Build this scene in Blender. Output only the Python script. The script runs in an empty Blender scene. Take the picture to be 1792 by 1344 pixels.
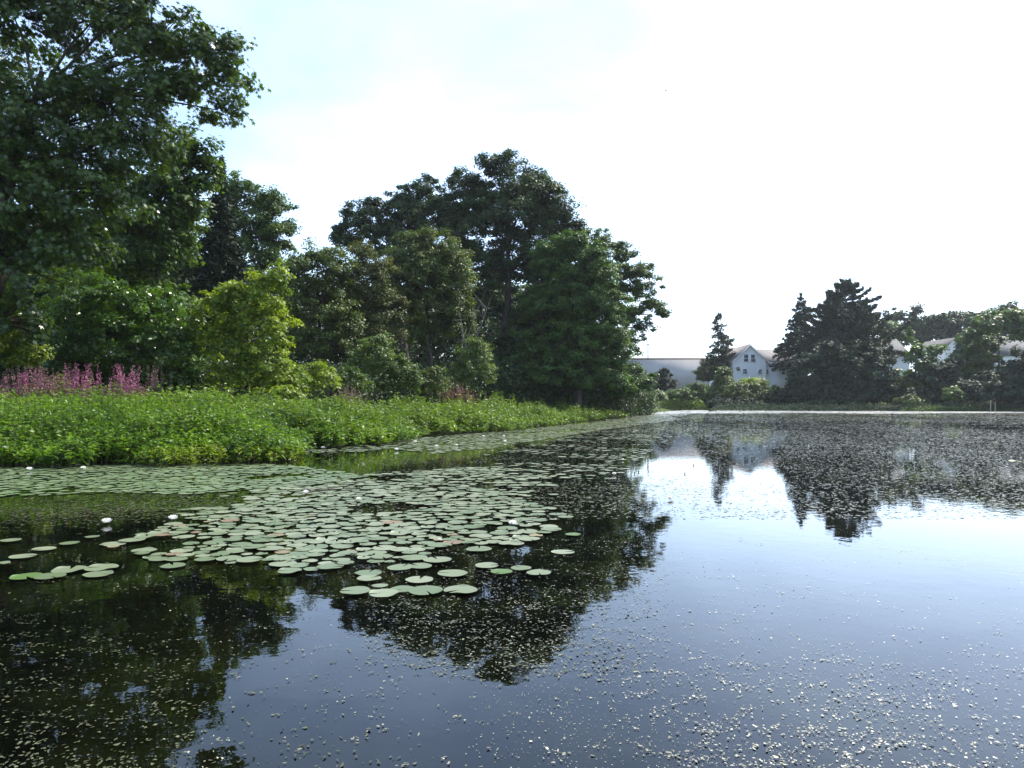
import bpy, math
import numpy as np
R = math.radians
S = bpy.context.scene
COL = S.collection

# ------------------------------------------------------------------ camera
HZ, FPX, CH = 704.0, 1280.0, 1.2          # horizon row, focal length in source pixels, eye height
cam_d = bpy.data.cameras.new('camera'); cam = bpy.data.objects.new('camera', cam_d); COL.objects.link(cam)
cam.location = (0, 0, CH); cam.rotation_euler = (R(90), 0, 0)
cam_d.sensor_width = 36; cam_d.lens = 36 * FPX / 1792; cam_d.shift_y = (HZ - 672) / 1792
cam_d.clip_start = 0.05; cam_d.clip_end = 3000
S.camera = cam

# ------------------------------------------------------------------ light
SUN_AZ, SUN_EL = R(50), R(50)             # azimuth clockwise from +Y
w = bpy.data.worlds.new('World'); S.world = w; w.use_nodes = True
nt = w.node_tree; nt.nodes.clear()
out = nt.nodes.new('ShaderNodeOutputWorld'); bg = nt.nodes.new('ShaderNodeBackground')
sky = nt.nodes.new('ShaderNodeTexSky'); sky.sky_type = 'NISHITA'; sky.sun_disc = False
sky.sun_elevation = SUN_EL; sky.sun_rotation = SUN_AZ
sky.air_density = 1.0; sky.dust_density = .7; sky.ozone_density = 1.6; sky.altitude = 50
# thin high cloud veil, thicker towards the sun side
tc = nt.nodes.new('ShaderNodeTexCoord')
mp = nt.nodes.new('ShaderNodeMapping'); mp.inputs['Scale'].default_value = (1, 1, 2.5)
nz = nt.nodes.new('ShaderNodeTexNoise'); nz.inputs['Scale'].default_value = 2.2; nz.inputs['Detail'].default_value = 6
nz.inputs['Roughness'].default_value = .55; nz.inputs['Distortion'].default_value = .4
dt = nt.nodes.new('ShaderNodeVectorMath'); dt.operation = 'DOT_PRODUCT'
dt.inputs[1].default_value = (math.sin(R(50)), math.cos(R(50)) , -.25)
mr = nt.nodes.new('ShaderNodeMapRange'); mr.inputs['From Min'].default_value = .60; mr.inputs['From Max'].default_value = 1.05
ad = nt.nodes.new('ShaderNodeMath'); ad.operation = 'MULTIPLY_ADD'; ad.inputs[1].default_value = 1.1; ad.inputs[2].default_value = -.32
ad2 = nt.nodes.new('ShaderNodeMath'); ad2.operation = 'ADD'; ad2.use_clamp = True
mul = nt.nodes.new('ShaderNodeMath'); mul.operation = 'MULTIPLY'; mul.inputs[1].default_value = .5
mx = nt.nodes.new('ShaderNodeMix'); mx.data_type = 'RGBA'
mx.inputs[7].default_value = (10.4, 12.8, 17.0, 1)
L = nt.links.new
L(tc.outputs['Generated'], mp.inputs[0]); L(mp.outputs[0], nz.inputs['Vector'])
L(tc.outputs['Generated'], dt.inputs[0]); L(dt.outputs['Value'], mr.inputs['Value'])
L(nz.outputs['Fac'], ad.inputs[0]); L(ad.outputs[0], ad2.inputs[0]); L(mr.outputs[0], ad2.inputs[1])
L(ad2.outputs[0], mul.inputs[0]); L(mul.outputs[0], mx.inputs[0]); L(sky.outputs[0], mx.inputs[6])
L(mx.outputs[2], bg.inputs[0]); L(bg.outputs[0], out.inputs[0])
bg.inputs[1].default_value = 0.15
sun_d = bpy.data.lights.new('sun', 'SUN'); sun_d.energy = 4.9; sun_d.angle = R(.53); sun_d.color = (1, .94, .82)
sun = bpy.data.objects.new('sun', sun_d); COL.objects.link(sun)
sun.rotation_euler = (R(90) - SUN_EL, 0, math.pi - SUN_AZ)
sun.location = (60, 80, 90)
S.view_settings.view_transform = 'Standard'; S.view_settings.look = 'None'
S.view_settings.exposure = 1.0; S.view_settings.gamma = 1
S.render.engine = 'CYCLES'
S.cycles.max_bounces = 7; S.cycles.diffuse_bounces = 3; S.cycles.glossy_bounces = 3
S.cycles.transmission_bounces = 3; S.cycles.transparent_max_bounces = 4
S.cycles.use_denoising = True
S.cycles.sample_clamp_indirect = 6
S.cycles.caustics_reflective = False; S.cycles.caustics_refractive = False

# ------------------------------------------------------------------ helpers
def at(px, py, D):
    return np.array([(px - 896) / FPX * D, D, CH + (HZ - py) / FPX * D])
def onwater(px, py):
    D = FPX * CH / (py - HZ)
    return np.array([(px - 896) / FPX * D, D])
def nrm(v):
    return v / np.maximum(np.linalg.norm(v, axis=-1, keepdims=True), 1e-9)

class MB:
    """collects vertex / face arrays and links them as one mesh object"""
    def __init__(s): s.V = []; s.G = []; s.n = 0
    def add(s, V, F, tint=0.5):
        V = np.asarray(V, float).reshape(-1, 3); F = np.asarray(F, int)
        t = np.full(len(F), tint, float) if np.isscalar(tint) else np.asarray(tint, float)
        s.G.append((F + s.n, t)); s.V.append(V); s.n += len(V)
    def box(s, x0, x1, y0, y1, z0, z1, tint=.5):
        V = [(x, y, z) for z in (z0, z1) for y in (y0, y1) for x in (x0, x1)]
        s.add(V, [(0, 2, 3, 1), (4, 5, 7, 6), (0, 1, 5, 4), (2, 6, 7, 3), (0, 4, 6, 2), (1, 3, 7, 5)], tint)
    def segs(s, P0, P1, r0, r1, k=3, tint=.5):
        P0 = np.atleast_2d(P0).astype(float); P1 = np.atleast_2d(P1).astype(float); n = len(P0)
        r0 = np.broadcast_to(np.asarray(r0, float), (n,)); r1 = np.broadcast_to(np.asarray(r1, float), (n,))
        d = nrm(P1 - P0); ref = np.where(np.abs(d[:, 2:3]) > .9, [[1., 0, 0]], [[0, 0, 1.]])
        a = nrm(np.cross(d, ref)); b = np.cross(d, a)
        th = np.arange(k) * 2 * math.pi / k
        ring = a[:, None, :] * np.cos(th)[None, :, None] + b[:, None, :] * np.sin(th)[None, :, None]
        V = np.concatenate([P0[:, None] + ring * r0[:, None, None], P1[:, None] + ring * r1[:, None, None]], 1)
        i = np.arange(k); j = (i + 1) % k
        F = np.stack([i, j, j + k, i + k], 1)
        F = (F[None] + (np.arange(n) * 2 * k)[:, None, None]).reshape(-1, 4)
        s.add(V.reshape(-1, 3), F, tint)
    def path(s, pts, rad, k=7, tint=.5):
        pts = np.asarray(pts, float); rad = np.asarray(rad, float)
        d = nrm(np.gradient(pts, axis=0)); ref = np.array([.13, .97, .2]) if abs(d[0, 2]) > .6 else np.array([0, 0, 1.])
        a = nrm(np.cross(d, ref)); b = np.cross(d, a); th = np.arange(k) * 2 * math.pi / k
        V = pts[:, None] + (a[:, None] * np.cos(th)[None, :, None] + b[:, None] * np.sin(th)[None, :, None]) * rad[:, None, None]
        i = np.arange(k); j = (i + 1) % k; F = []
        for m in range(len(pts) - 1): F.append(np.stack([i, j, j + k, i + k], 1) + m * k)
        s.add(V.reshape(-1, 3), np.concatenate(F), tint)
        s.add(V[-1], [tuple(range(k))], tint)
    def build(s, name, mat, parent=None, smooth=False, base=None):
        me = bpy.data.meshes.new(name)
        V = np.concatenate(s.V)
        if base is not None: V = V - np.asarray(base)
        loops = np.concatenate([g[0].ravel() for g in s.G])
        tot = np.concatenate([np.full(len(g[0]), g[0].shape[1]) for g in s.G])
        st = np.concatenate([[0], np.cumsum(tot)[:-1]])
        me.vertices.add(len(V)); me.vertices.foreach_set('co', V.astype(np.float32).ravel())
        me.loops.add(len(loops)); me.loops.foreach_set('vertex_index', loops.astype(np.int32))
        me.polygons.add(len(tot)); me.polygons.foreach_set('loop_start', st.astype(np.int32))
        me.polygons.foreach_set('loop_total', tot.astype(np.int32))
        at_ = me.attributes.new('tint', 'FLOAT', 'FACE')
        at_.data.foreach_set('value', np.concatenate([g[1] for g in s.G]).astype(np.float32))
        me.update(calc_edges=True)
        if smooth: me.polygons.foreach_set('use_smooth', np.ones(len(tot), bool))
        me.materials.append(mat)
        o = bpy.data.objects.new(name, me); COL.objects.link(o)
        if parent is not None: o.parent = parent
        return o

def tag(o, label=None, cat=None, group=None, kind=None):
    if label: o['label'] = label
    if cat: o['category'] = cat
    if group: o['group'] = group
    if kind: o['kind'] = kind
    return o
def thing(name, base, label, cat, group=None):
    o = bpy.data.objects.new(name, None); COL.objects.link(o); o.location = base
    o.empty_display_size = .2
    return tag(o, label, cat, group)

# ------------------------------------------------------------------ materials
def newmat(name):
    m = bpy.data.materials.new(name); m.use_nodes = True; t = m.node_tree; t.nodes.clear()
    o = t.nodes.new('ShaderNodeOutputMaterial'); p = t.nodes.new('ShaderNodeBsdfPrincipled')
    t.links.new(p.outputs[0], o.inputs[0]); return m, t, p, o
def c4(c): return (c[0], c[1], c[2], 1)
def leafmat(name, dark, light, rough=.45, trans=.3, tcol=None, spec=.5, scale=.6):
    m, t, p, o = newmat(name); l = t.links.new
    a = t.nodes.new('ShaderNodeAttribute'); a.attribute_name = 'tint'
    tc = t.nodes.new('ShaderNodeTexCoord'); n = t.nodes.new('ShaderNodeTexNoise'); n.inputs['Scale'].default_value = scale
    n.inputs['Detail'].default_value = 2
    l(tc.outputs['Object'], n.inputs['Vector'])
    ma = t.nodes.new('ShaderNodeMath'); ma.operation = 'MULTIPLY_ADD'; ma.inputs[1].default_value = 1.3; ma.inputs[2].default_value = -.65
    l(n.outputs['Fac'], ma.inputs[0])
    ad = t.nodes.new('ShaderNodeMath'); ad.operation = 'ADD'; ad.use_clamp = True
    l(a.outputs['Fac'], ad.inputs[0]); l(ma.outputs[0], ad.inputs[1])
    mx = t.nodes.new('ShaderNodeMix'); mx.data_type = 'RGBA'
    mx.inputs[6].default_value = c4(dark); mx.inputs[7].default_value = c4(light)
    l(ad.outputs[0], mx.inputs[0]); l(mx.outputs[2], p.inputs['Base Color'])
    p.inputs['Roughness'].default_value = rough; p.inputs['Specular IOR Level'].default_value = spec
    if trans > 0:
        tr = t.nodes.new('ShaderNodeBsdfTranslucent'); ms = t.nodes.new('ShaderNodeMixShader'); ms.inputs[0].default_value = trans
        g = t.nodes.new('ShaderNodeMix'); g.data_type = 'RGBA'; g.blend_type = 'MULTIPLY'; g.inputs[0].default_value = 1
        tcol = tcol or (1.5, 1.6, .5); g.inputs[7].default_value = c4(tcol)
        l(mx.outputs[2], g.inputs[6]); l(g.outputs[2], tr.inputs[0])
        l(p.outputs[0], ms.inputs[1]); l(tr.outputs[0], ms.inputs[2]); l(ms.outputs[0], o.inputs[0])
    return m
def noisemat(name, c1, c2, scale=3, rough=.8, detail=5, stretch=(1, 1, 1), bump=0, spec=.3):
    m, t, p, o = newmat(name); l = t.links.new
    tc = t.nodes.new('ShaderNodeTexCoord'); mp = t.nodes.new('ShaderNodeMapping'); mp.inputs['Scale'].default_value = stretch
    n = t.nodes.new('ShaderNodeTexNoise'); n.inputs['Scale'].default_value = scale; n.inputs['Detail'].default_value = detail
    r = t.nodes.new('ShaderNodeValToRGB'); r.color_ramp.elements[0].position = .35; r.color_ramp.elements[1].position = .65
    r.color_ramp.elements[0].color = c4(c1); r.color_ramp.elements[1].color = c4(c2)
    l(tc.outputs['Object'], mp.inputs[0]); l(mp.outputs[0], n.inputs['Vector']); l(n.outputs['Fac'], r.inputs[0]); l(r.outputs[0], p.inputs['Base Color'])
    p.inputs['Roughness'].default_value = rough; p.inputs['Specular IOR Level'].default_value = spec
    if bump:
        b = t.nodes.new('ShaderNodeBump'); b.inputs['Distance'].default_value = bump; l(n.outputs['Fac'], b.inputs['Height']); l(b.outputs[0], p.inputs['Normal'])
    return m
def clapmat(name, c1, c2, pitch=.12):
    m, t, p, o = newmat(name); l = t.links.new
    tc = t.nodes.new('ShaderNodeTexCoord'); wv = t.nodes.new('ShaderNodeTexWave'); wv.bands_direction = 'Z'; wv.wave_profile = 'SAW'
    wv.inputs['Scale'].default_value = 1 / pitch / 20 * 6.2832 / 2
    n = t.nodes.new('ShaderNodeTexNoise'); n.inputs['Scale'].default_value = .7; n.inputs['Detail'].default_value = 4
    mx = t.nodes.new('ShaderNodeMix'); mx.data_type = 'RGBA'; mx.inputs[6].default_value = c4(c1); mx.inputs[7].default_value = c4(c2)
    b = t.nodes.new('ShaderNodeBump'); b.inputs['Distance'].default_value = .02
    l(tc.outputs['Object'], wv.inputs['Vector']); l(tc.outputs['Object'], n.inputs['Vector'])
    l(n.outputs['Fac'], mx.inputs[0]); l(mx.outputs[2], p.inputs['Base Color']); l(wv.outputs['Fac'], b.inputs['Height']); l(b.outputs[0], p.inputs['Normal'])
    p.inputs['Roughness'].default_value = .6
    return m

M = {}
M['bark'] = noisemat('bark', (.03, .025, .02), (.08, .065, .05), 8, .9, stretch=(1, 1, .2), bump=.02)
M['greybark'] = noisemat('grey bark', (.09, .08, .07), (.19, .17, .15), 10, .85)
M['oak'] = leafmat('oak leaf', (.022, .050, .008), (.076, .122, .018), .36, .30, spec=.42)
M['oakfar'] = leafmat('far oak leaf', (.018, .040, .014), (.050, .085, .024), .55, .26, spec=.25)
M['mid'] = leafmat('mid green leaf', (.030, .065, .012), (.085, .14, .024), .5, .32, spec=.28)
M['maple'] = leafmat('maple leaf', (.032, .078, .014), (.080, .145, .024), .5, .32, spec=.28)
M['olive'] = leafmat('olive leaf', (.038, .066, .012), (.105, .145, .028), .5, .32, spec=.28)
M['rust'] = leafmat('brown tinged olive leaf', (.042, .060, .014), (.105, .112, .028), .55, .3, spec=.28)
M['lime'] = leafmat('yellow green leaf', (.075, .13, .010), (.25, .31, .028), .5, .42, spec=.4)
M['glossy'] = leafmat('glossy shrub leaf', (.026, .066, .009), (.095, .18, .02), .32, .36, spec=.5)
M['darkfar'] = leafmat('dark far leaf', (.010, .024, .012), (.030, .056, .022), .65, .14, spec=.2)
M['glareweed'] = leafmat('weed with painted glare', (.30, .31, .28), (.46, .47, .44), .45, 0, spec=.5, scale=.2)  # whitened base colour carries the grazing glare of the far waterline
M['darkbits'] = leafmat('dark floating bits', (.025, .028, .012), (.10, .105, .045), .45, 0, spec=.4, scale=2)
M['spruce'] = leafmat('spruce needles', (.011, .022, .013), (.026, .042, .022), .7, .08, spec=.25)
M['pine'] = leafmat('pine needles', (.014, .027, .017), (.034, .052, .026), .65, .12, spec=.3)
M['marsh'] = leafmat('marsh leaf', (.034, .085, .010), (.150, .255, .022), .5, .36, scale=.9, spec=.35)
M['marshback'] = leafmat('back marsh leaf', (.055, .105, .014), (.145, .22, .026), .5, .36, scale=.4, spec=.35)
M['silver'] = leafmat('pale shrub leaf', (.055, .095, .022), (.13, .19, .05), .5, .32, spec=.3)
M['stem'] = noisemat('green stem', (.06, .07, .02), (.12, .10, .04), 6, .7)
M['pink'] = leafmat('loosestrife flower', (.24, .06, .14), (.42, .16, .27), .6, .3, tcol=(1.2, .95, 1.05))
M['pinkdull'] = leafmat('faded loosestrife flower', (.16, .10, .08), (.30, .19, .17), .7, .25, tcol=(1.1, 1, .95))
M['red'] = leafmat('reddish leaf', (.14, .05, .05), (.24, .10, .07), .6, .3, tcol=(1.2, 1, 1))
M['petal'] = leafmat('white petal', (.78, .78, .72), (.86, .86, .83), .5, .3, tcol=(1, 1, 1))
M['stamen'] = noisemat('yellow stamen', (.6, .38, .03), (.75, .5, .06), 40, .6)
M['dark'] = noisemat('dark bud', (.03, .03, .02), (.06, .05, .03), 30, .6)
M['soil'] = noisemat('damp bank soil', (.02, .018, .012), (.05, .045, .025), 1.2, .9, bump=.05)
M['wood'] = noisemat('grey post wood', (.2, .18, .15), (.3, .27, .23), 5, .85, stretch=(1, 1, .1))

def mat_terrain():
    m, t, p, o = newmat('bank ground'); l = t.links.new
    tc = t.nodes.new('ShaderNodeTexCoord'); n = t.nodes.new('ShaderNodeTexNoise'); n.inputs['Scale'].default_value = .35; n.inputs['Detail'].default_value = 8
    r = t.nodes.new('ShaderNodeValToRGB'); e = r.color_ramp.elements
    e[0].position = .35; e[0].color = (.035, .03, .018, 1); e[1].position = .6; e[1].color = (.06, .09, .022, 1)
    l(tc.outputs['Object'], n.inputs['Vector']); l(n.outputs['Fac'], r.inputs[0]); l(r.outputs[0], p.inputs['Base Color'])
    p.inputs['Roughness'].default_value = .95; p.inputs['Specular IOR Level'].default_value = .1
    b = t.nodes.new('ShaderNodeBump'); b.inputs['Distance'].default_value = .15; l(n.outputs['Fac'], b.inputs['Height']); l(b.outputs[0], p.inputs['Normal'])
    return m
def mat_water():
    m, t, p, o = newmat('pond water'); l = t.links.new
    tc = t.nodes.new('ShaderNodeTexCoord'); n = t.nodes.new('ShaderNodeTexNoise'); n.inputs['Scale'].default_value = 1.1; n.inputs['Detail'].default_value = 5
    r = t.nodes.new('ShaderNodeValToRGB'); e = r.color_ramp.elements
    e[0].position = .45; e[0].color = (.0012, .0014, .001, 1); e[1].position = .75; e[1].color = (.006, .0075, .002, 1)
    l(tc.outputs['Object'], n.inputs['Vector']); l(n.outputs['Fac'], r.inputs[0]); l(r.outputs[0], p.inputs['Base Color'])
    p.inputs['Roughness'].default_value = .0; p.inputs['IOR'].default_value = 1.37
    n2 = t.nodes.new('ShaderNodeTexNoise'); n2.inputs['Scale'].default_value = 5; n2.inputs['Detail'].default_value = 3
    b = t.nodes.new('ShaderNodeBump'); b.inputs['Distance'].default_value = .0009; b.inputs['Strength'].default_value = 1
    l(tc.outputs['Object'], n2.inputs['Vector']); l(n2.outputs['Fac'], b.inputs['Height']); l(b.outputs[0], p.inputs['Normal'])
    return m
def mat_pad(name, c1, c2, edge, rough=.36):
    m, t, p, o = newmat(name); l = t.links.new
    tc = t.nodes.new('ShaderNodeTexCoord'); n = t.nodes.new('ShaderNodeTexNoise'); n.inputs['Scale'].default_value = 3.5; n.inputs['Detail'].default_value = 4
    oi = t.nodes.new('ShaderNodeObjectInfo'); at_ = t.nodes.new('ShaderNodeAttribute'); at_.attribute_name = 'tint'
    s1 = t.nodes.new('ShaderNodeMath'); s1.operation = 'ADD'; s2 = t.nodes.new('ShaderNodeMath'); s2.operation = 'FRACT'
    l(oi.outputs['Random'], s1.inputs[0]); l(at_.outputs['Fac'], s1.inputs[1]); l(s1.outputs[0], s2.inputs[0])
    mx = t.nodes.new('ShaderNodeMix'); mx.data_type = 'RGBA'; mx.inputs[6].default_value = c4(c1); mx.inputs[7].default_value = c4(c2)
    l(s2.outputs[0], mx.inputs[0])
    r = t.nodes.new('ShaderNodeValToRGB'); e = r.color_ramp.elements; e[0].position = .6; e[0].color = (0, 0, 0, 1); e[1].position = .75; e[1].color = (.7, .7, .7, 1)
    l(tc.outputs['Object'], n.inputs['Vector']); l(n.outputs['Fac'], r.inputs[0])
    m2 = t.nodes.new('ShaderNodeMix'); m2.data_type = 'RGBA'; m2.inputs[7].default_value = c4(edge)
    l(r.outputs[0], m2.inputs[0]); l(mx.outputs[2], m2.inputs[6]); l(m2.outputs[2], p.inputs['Base Color'])
    p.inputs['Roughness'].default_value = rough; p.inputs['Specular IOR Level'].default_value = .5
    return m
M['terrain'] = mat_terrain(); M['water'] = mat_water()
M['pad'] = mat_pad('lily pad', (.080, .112, .050), (.180, .20, .125), (.16, .135, .07), .40)
M['padfar'] = mat_pad('dull lily pad', (.075, .115, .045), (.13, .17, .085), (.12, .12, .05), .45)
M['padbrown'] = mat_pad('browned lily pad', (.13, .09, .05), (.19, .16, .08), (.10, .07, .04), .5)
M['padgreen'] = mat_pad('green lily pad', (.07, .12, .03), (.10, .15, .04), (.16, .15, .05))
M['padlime'] = mat_pad('lime lily pad', (.20, .28, .02), (.25, .32, .03), (.3, .3, .05))
M['glintbits'] = leafmat('floating bits with painted glint', (.10, .095, .05), (.36, .34, .24), .4, .0, spec=.5, scale=3)  # bits lightened in colour to imitate whitish sun glints
M['bits'] = leafmat('floating leaf bits', (.06, .062, .032), (.17, .175, .10), .36, .0, spec=.6, scale=3)

# ------------------------------------------------------------------ pond outline and terrain
shore_px = [(-260, 14.2), (-60, 13.7), (0, 13.3), (60, 13.7), (120, 13.4), (200, 14.1), (290, 13.8), (380, 14.5), (470, 14.2), (500, 15.2), (508, 17.2), (525, 19.2), (600, 18.9), (640, 20.6), (690, 21.3), (708, 24.6), (730, 26.8), (800, 27.6), (888, 29.5), (905, 33.5), (985, 38), (1020, 46), (1060, 50), (1085, 60), (1120, 64), (1135, 80), (1160, 92)]
near_shore = [((p - 896) / FPX * d, d) for p, d in shore_px]
far_shore = [((p - 896) / FPX * d, d) for p, d in [(1178, 100), (1210, 116), (1240, 118), (1300, 115), (1400, 110), (1500, 106), (1650, 99), (1800, 92), (1950, 86)]]
POND = np.array([(-22, -25), (-20, 2), (-16, 11)] + near_shore + far_shore + [(95, 78), (120, 40), (120, -25)])
def seg_dist(P, poly, closed=True):
    A = poly; B = np.roll(poly, -1, 0)
    if not closed: A, B = poly[:-1], poly[1:]
    best = np.full(len(P), 1e9)
    for a, b in zip(A, B):
        ab = b - a; t = np.clip(((P - a) @ ab) / max(ab @ ab, 1e-9), 0, 1)
        best = np.minimum(best, np.linalg.norm(P - (a + t[:, None] * ab), axis=1))
    return best
def inside(P, poly):
    poly = np.asarray(poly); r = np.zeros(len(P), bool); x, y = P[:, 0], P[:, 1]; n = len(poly)
    for i in range(n):
        x0, y0 = poly[i]; x1, y1 = poly[(i + 1) % n]
        if y0 == y1: continue
        c = ((y0 > y) != (y1 > y)) & (x < (x1 - x0) * (y - y0) / (y1 - y0) + x0); r ^= c
    return r
def wave(P, sc, seed):
    g = np.random.default_rng(seed); v = np.zeros(len(P))
    for k in range(7):
        a = g.uniform(0, 6.28); f = sc * g.uniform(.6, 2.2); v += np.sin((P[:, 0] * math.cos(a) + P[:, 1] * math.sin(a)) * f + g.uniform(0, 6.28))
    return v / 4.2
def ground(P):
    P = np.atleast_2d(P)[:, :2]
    d = seg_dist(P, POND); ins = inside(P, POND)
    far = np.clip((P[:, 1] - 84) / 14, 0, 1)
    left = np.where(d < 1.5, -.35 + .3 * d, .1 + .035 * (d - 1.5)); left = np.minimum(left, 1.6)
    right = np.minimum(-.2 + .17 * d, 3.0 + .02 * np.maximum(d - 19, 0))
    z = left * (1 - far) + right * far + .06 * wave(P, .5, 3) * np.clip(d - 1, 0, 1)
    return np.where(ins, -.45, z)
gx = np.unique(np.concatenate([np.linspace(-200, 200, 50), np.linspace(-60, 100, 130)]))
gy = np.unique(np.concatenate([np.linspace(-40, 330, 50), np.linspace(2, 150, 130)]))
X, Y = np.meshgrid(gx, gy); P = np.stack([X.ravel(), Y.ravel()], 1)
mb = MB(); nx, ny = len(gx), len(gy)
i = (np.arange(ny - 1)[:, None] * nx + np.arange(nx - 1)[None]).ravel()
mb.add(np.column_stack([P, ground(P)]), np.stack([i, i + 1, i + 1 + nx, i + nx], 1))
tag(mb.build('ground', M['terrain'], smooth=True), kind='structure', label='soil and grass of the pond banks')
mb = MB(); mb.add([(-45, -39, 0), (130, -39, 0), (130, 128, 0), (-45, 128, 0)], [(0, 1, 2, 3)])
tag(mb.build('water', M['water']), kind='structure', label='still dark pond water')

# ------------------------------------------------------------------ leaves
T_DIAMOND = ([(-.5, 0, 0), (.02, -.5, .1), (.5, 0, 0), (.02, .5, .1)], [(0, 1, 2, 3)])
T_LANCE = ([(-.5, 0, 0), (-.1, -.5, .06), (.5, 0, -.1), (-.1, .5, .06)], [(0, 1, 2, 3)])
_ok = []
for q, (a, r) in enumerate([(180, .5), (150, .2), (125, .5), (95, .22), (62, .55), (28, .24), (0, .62), (-28, .24), (-62, .55), (-95, .22), (-125, .5), (-150, .2)]):
    _ok.append((r * math.cos(R(a)), r * math.sin(R(a)), .05 * (1 if q % 2 else -1)))
T_OAK = (_ok, [tuple(range(12))])
def leaves(mb, P, N, Ln, Wd, rng, tpl, tint=None, axis=None):
    n = len(P)
    if n == 0: return
    N = nrm(N); a = rng.normal(size=(n, 3)) if axis is None else axis
    t = nrm(np.cross(N, a)) if axis is None else nrm(axis - (axis * N).sum(1, keepdims=True) * N)
    b = np.cross(N, t); tv, tf = tpl
    Ln = np.broadcast_to(np.asarray(Ln, float), (n,)); Wd = np.broadcast_to(np.asarray(Wd, float), (n,))
    V = np.stack([P + t * (u * Ln)[:, None] + b * (v * Wd)[:, None] + N * (h * Ln)[:, None] for u, v, h in tv], 1)
    F = np.array(tf); k = len(tv)
    F = (F[None] + (np.arange(n) * k)[:, None, None]).reshape(-1, F.shape[1])
    if tint is None: tint = rng.uniform(.15, .85, n)
    mb.add(V.reshape(-1, 3), F, np.repeat(tint, len(tf)))

def tree(name, label, cat, D, base_px, lobes, mat, seed, leaf=.2, asp=.75, spacing=.75, cr=.5, per=90, trunk=.25, tpl=T_DIAMOND,
         upb=.7, group=None, parts=('foliage', 'trunk'), bark='bark', flat=.65, dens=1.0, droop=0, stray=1.12, fill=.45, depth=.85):
    rng = np.random.default_rng(seed)
    bx = (base_px - 896) / FPX * D; bz = float(ground([[bx, D]])[0]); base = np.array([bx, D, bz])
    root = thing(name, base, label, cat, group)
    mpp = D / FPX; LB = []
    for lb in lobes:
        px, py, rx, ry = lb[:4]; dd = lb[4] if len(lb) > 4 else rng.uniform(-.25, .25) * rx * mpp
        c = at(px, py, D) + np.array([0, dd, 0]); LB.append((c, np.array([rx * mpp, max(rx, ry) * mpp * depth, ry * mpp])))
    wood = MB(); fo = MB(); top = max(c[2] for c, r in LB)
    cx = np.mean([c[0] for c, r in LB]); tp = np.array([bx * .4 + cx * .6, D, bz + (top - bz) * .8])
    n = 8; s = np.linspace(0, 1, n)[:, None]
    pts = base * (1 - s) + tp * s + np.column_stack([rng.normal(0, .12, n), rng.normal(0, .12, n), np.zeros(n)]) * trunk * 3 * np.sin(s * math.pi)
    pts[0, 2] -= .3
    wood.path(pts, trunk * (1 - .8 * s[:, 0]) * np.r_[1.3, np.ones(n - 1)], 8)
    CC = []; CN = []
    for k, (c, r) in enumerate(LB):
        f = np.clip(((c[2] - r[2] * .6) - bz) / max(tp[2] - bz, .1), .12, .92); st = base + (tp - base) * f
        midp = (st + c) / 2 + rng.normal(0, .15, 3) * r.mean() + np.array([0, 0, .08]) * np.linalg.norm(c - st)
        tr = trunk * (1 - .8 * f) * .55
        wood.path(np.array([st, midp, c]), [tr, tr * .75, tr * .3], 5)
        area = 4 * math.pi * ((r[0] * r[1]) ** 1.6 + (r[0] * r[2]) ** 1.6 + (r[1] * r[2]) ** 1.6) ** (1 / 1.6) / 3 ** (1 / 1.6)
        m = max(5, int(area / spacing ** 2 * dens))
        u = nrm(rng.normal(size=(m, 3))); u[:, 2] = np.where(u[:, 2] < -.55, -u[:, 2], u[:, 2])
        rad = np.where(rng.random(m) < fill, rng.uniform(.35, .85, m), rng.uniform(.82, stray, m))
        bump = 1 + .14 * np.sin(u[:, 0] * 5 + seed) * np.cos(u[:, 2] * 6 + k) + .08 * np.sin(u[:, 1] * 11 + k)
        q = c + u * r * (rad * bump)[:, None]
        keep = np.ones(m, bool)
        for j, (c2, r2) in enumerate(LB):
            if j != k: keep &= ~((np.linalg.norm((q - c2) / r2, axis=1) < .6) & (rng.random(m) < .75))
        q = q[keep]; u = u[keep]
        CC.append(q); CN.append(u)
        src = c + u * r * .25
        wood.segs(src, q, tr * .28, .012, 3)
    C = np.concatenate(CC); U = np.concatenate(CN)
    C[:, 2] = np.maximum(C[:, 2], bz + .15)
    m = len(C); cnt = rng.poisson(per, m); idx = np.repeat(np.arange(m), cnt)
    crs = cr * rng.uniform(.6, 1.35, m)
    g = rng.normal(size=(len(idx), 3)); g = g / np.maximum(np.linalg.norm(g, axis=1, keepdims=True), .3) * np.abs(rng.normal(.72, .25, (len(idx), 1)))
    g[:, 2] *= flat
    Pp = C[idx] + g * crs[idx, None]
    if droop: Pp[:, 2] -= droop * (g[:, 0] ** 2 + g[:, 1] ** 2) * crs[idx]
    Pp[:, 2] = np.maximum(Pp[:, 2], bz + .05)
    N = np.array([0, 0, upb]) + .5 * U[idx] + .35 * g + rng.normal(0, .42, (len(idx), 3))
    tint = np.clip(rng.normal(.48, .2, len(idx)) + np.repeat(rng.normal(0, .24, m), cnt), 0, 1)
    sz = leaf * rng.uniform(.65, 1.3, len(idx))
    leaves(fo, Pp, N, sz, sz * asp, rng, tpl, tint)
    fo.build(parts[0], M[mat], root, base=base); wood.build(parts[1], M[bark], root, smooth=True, base=base)
    return root

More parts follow.
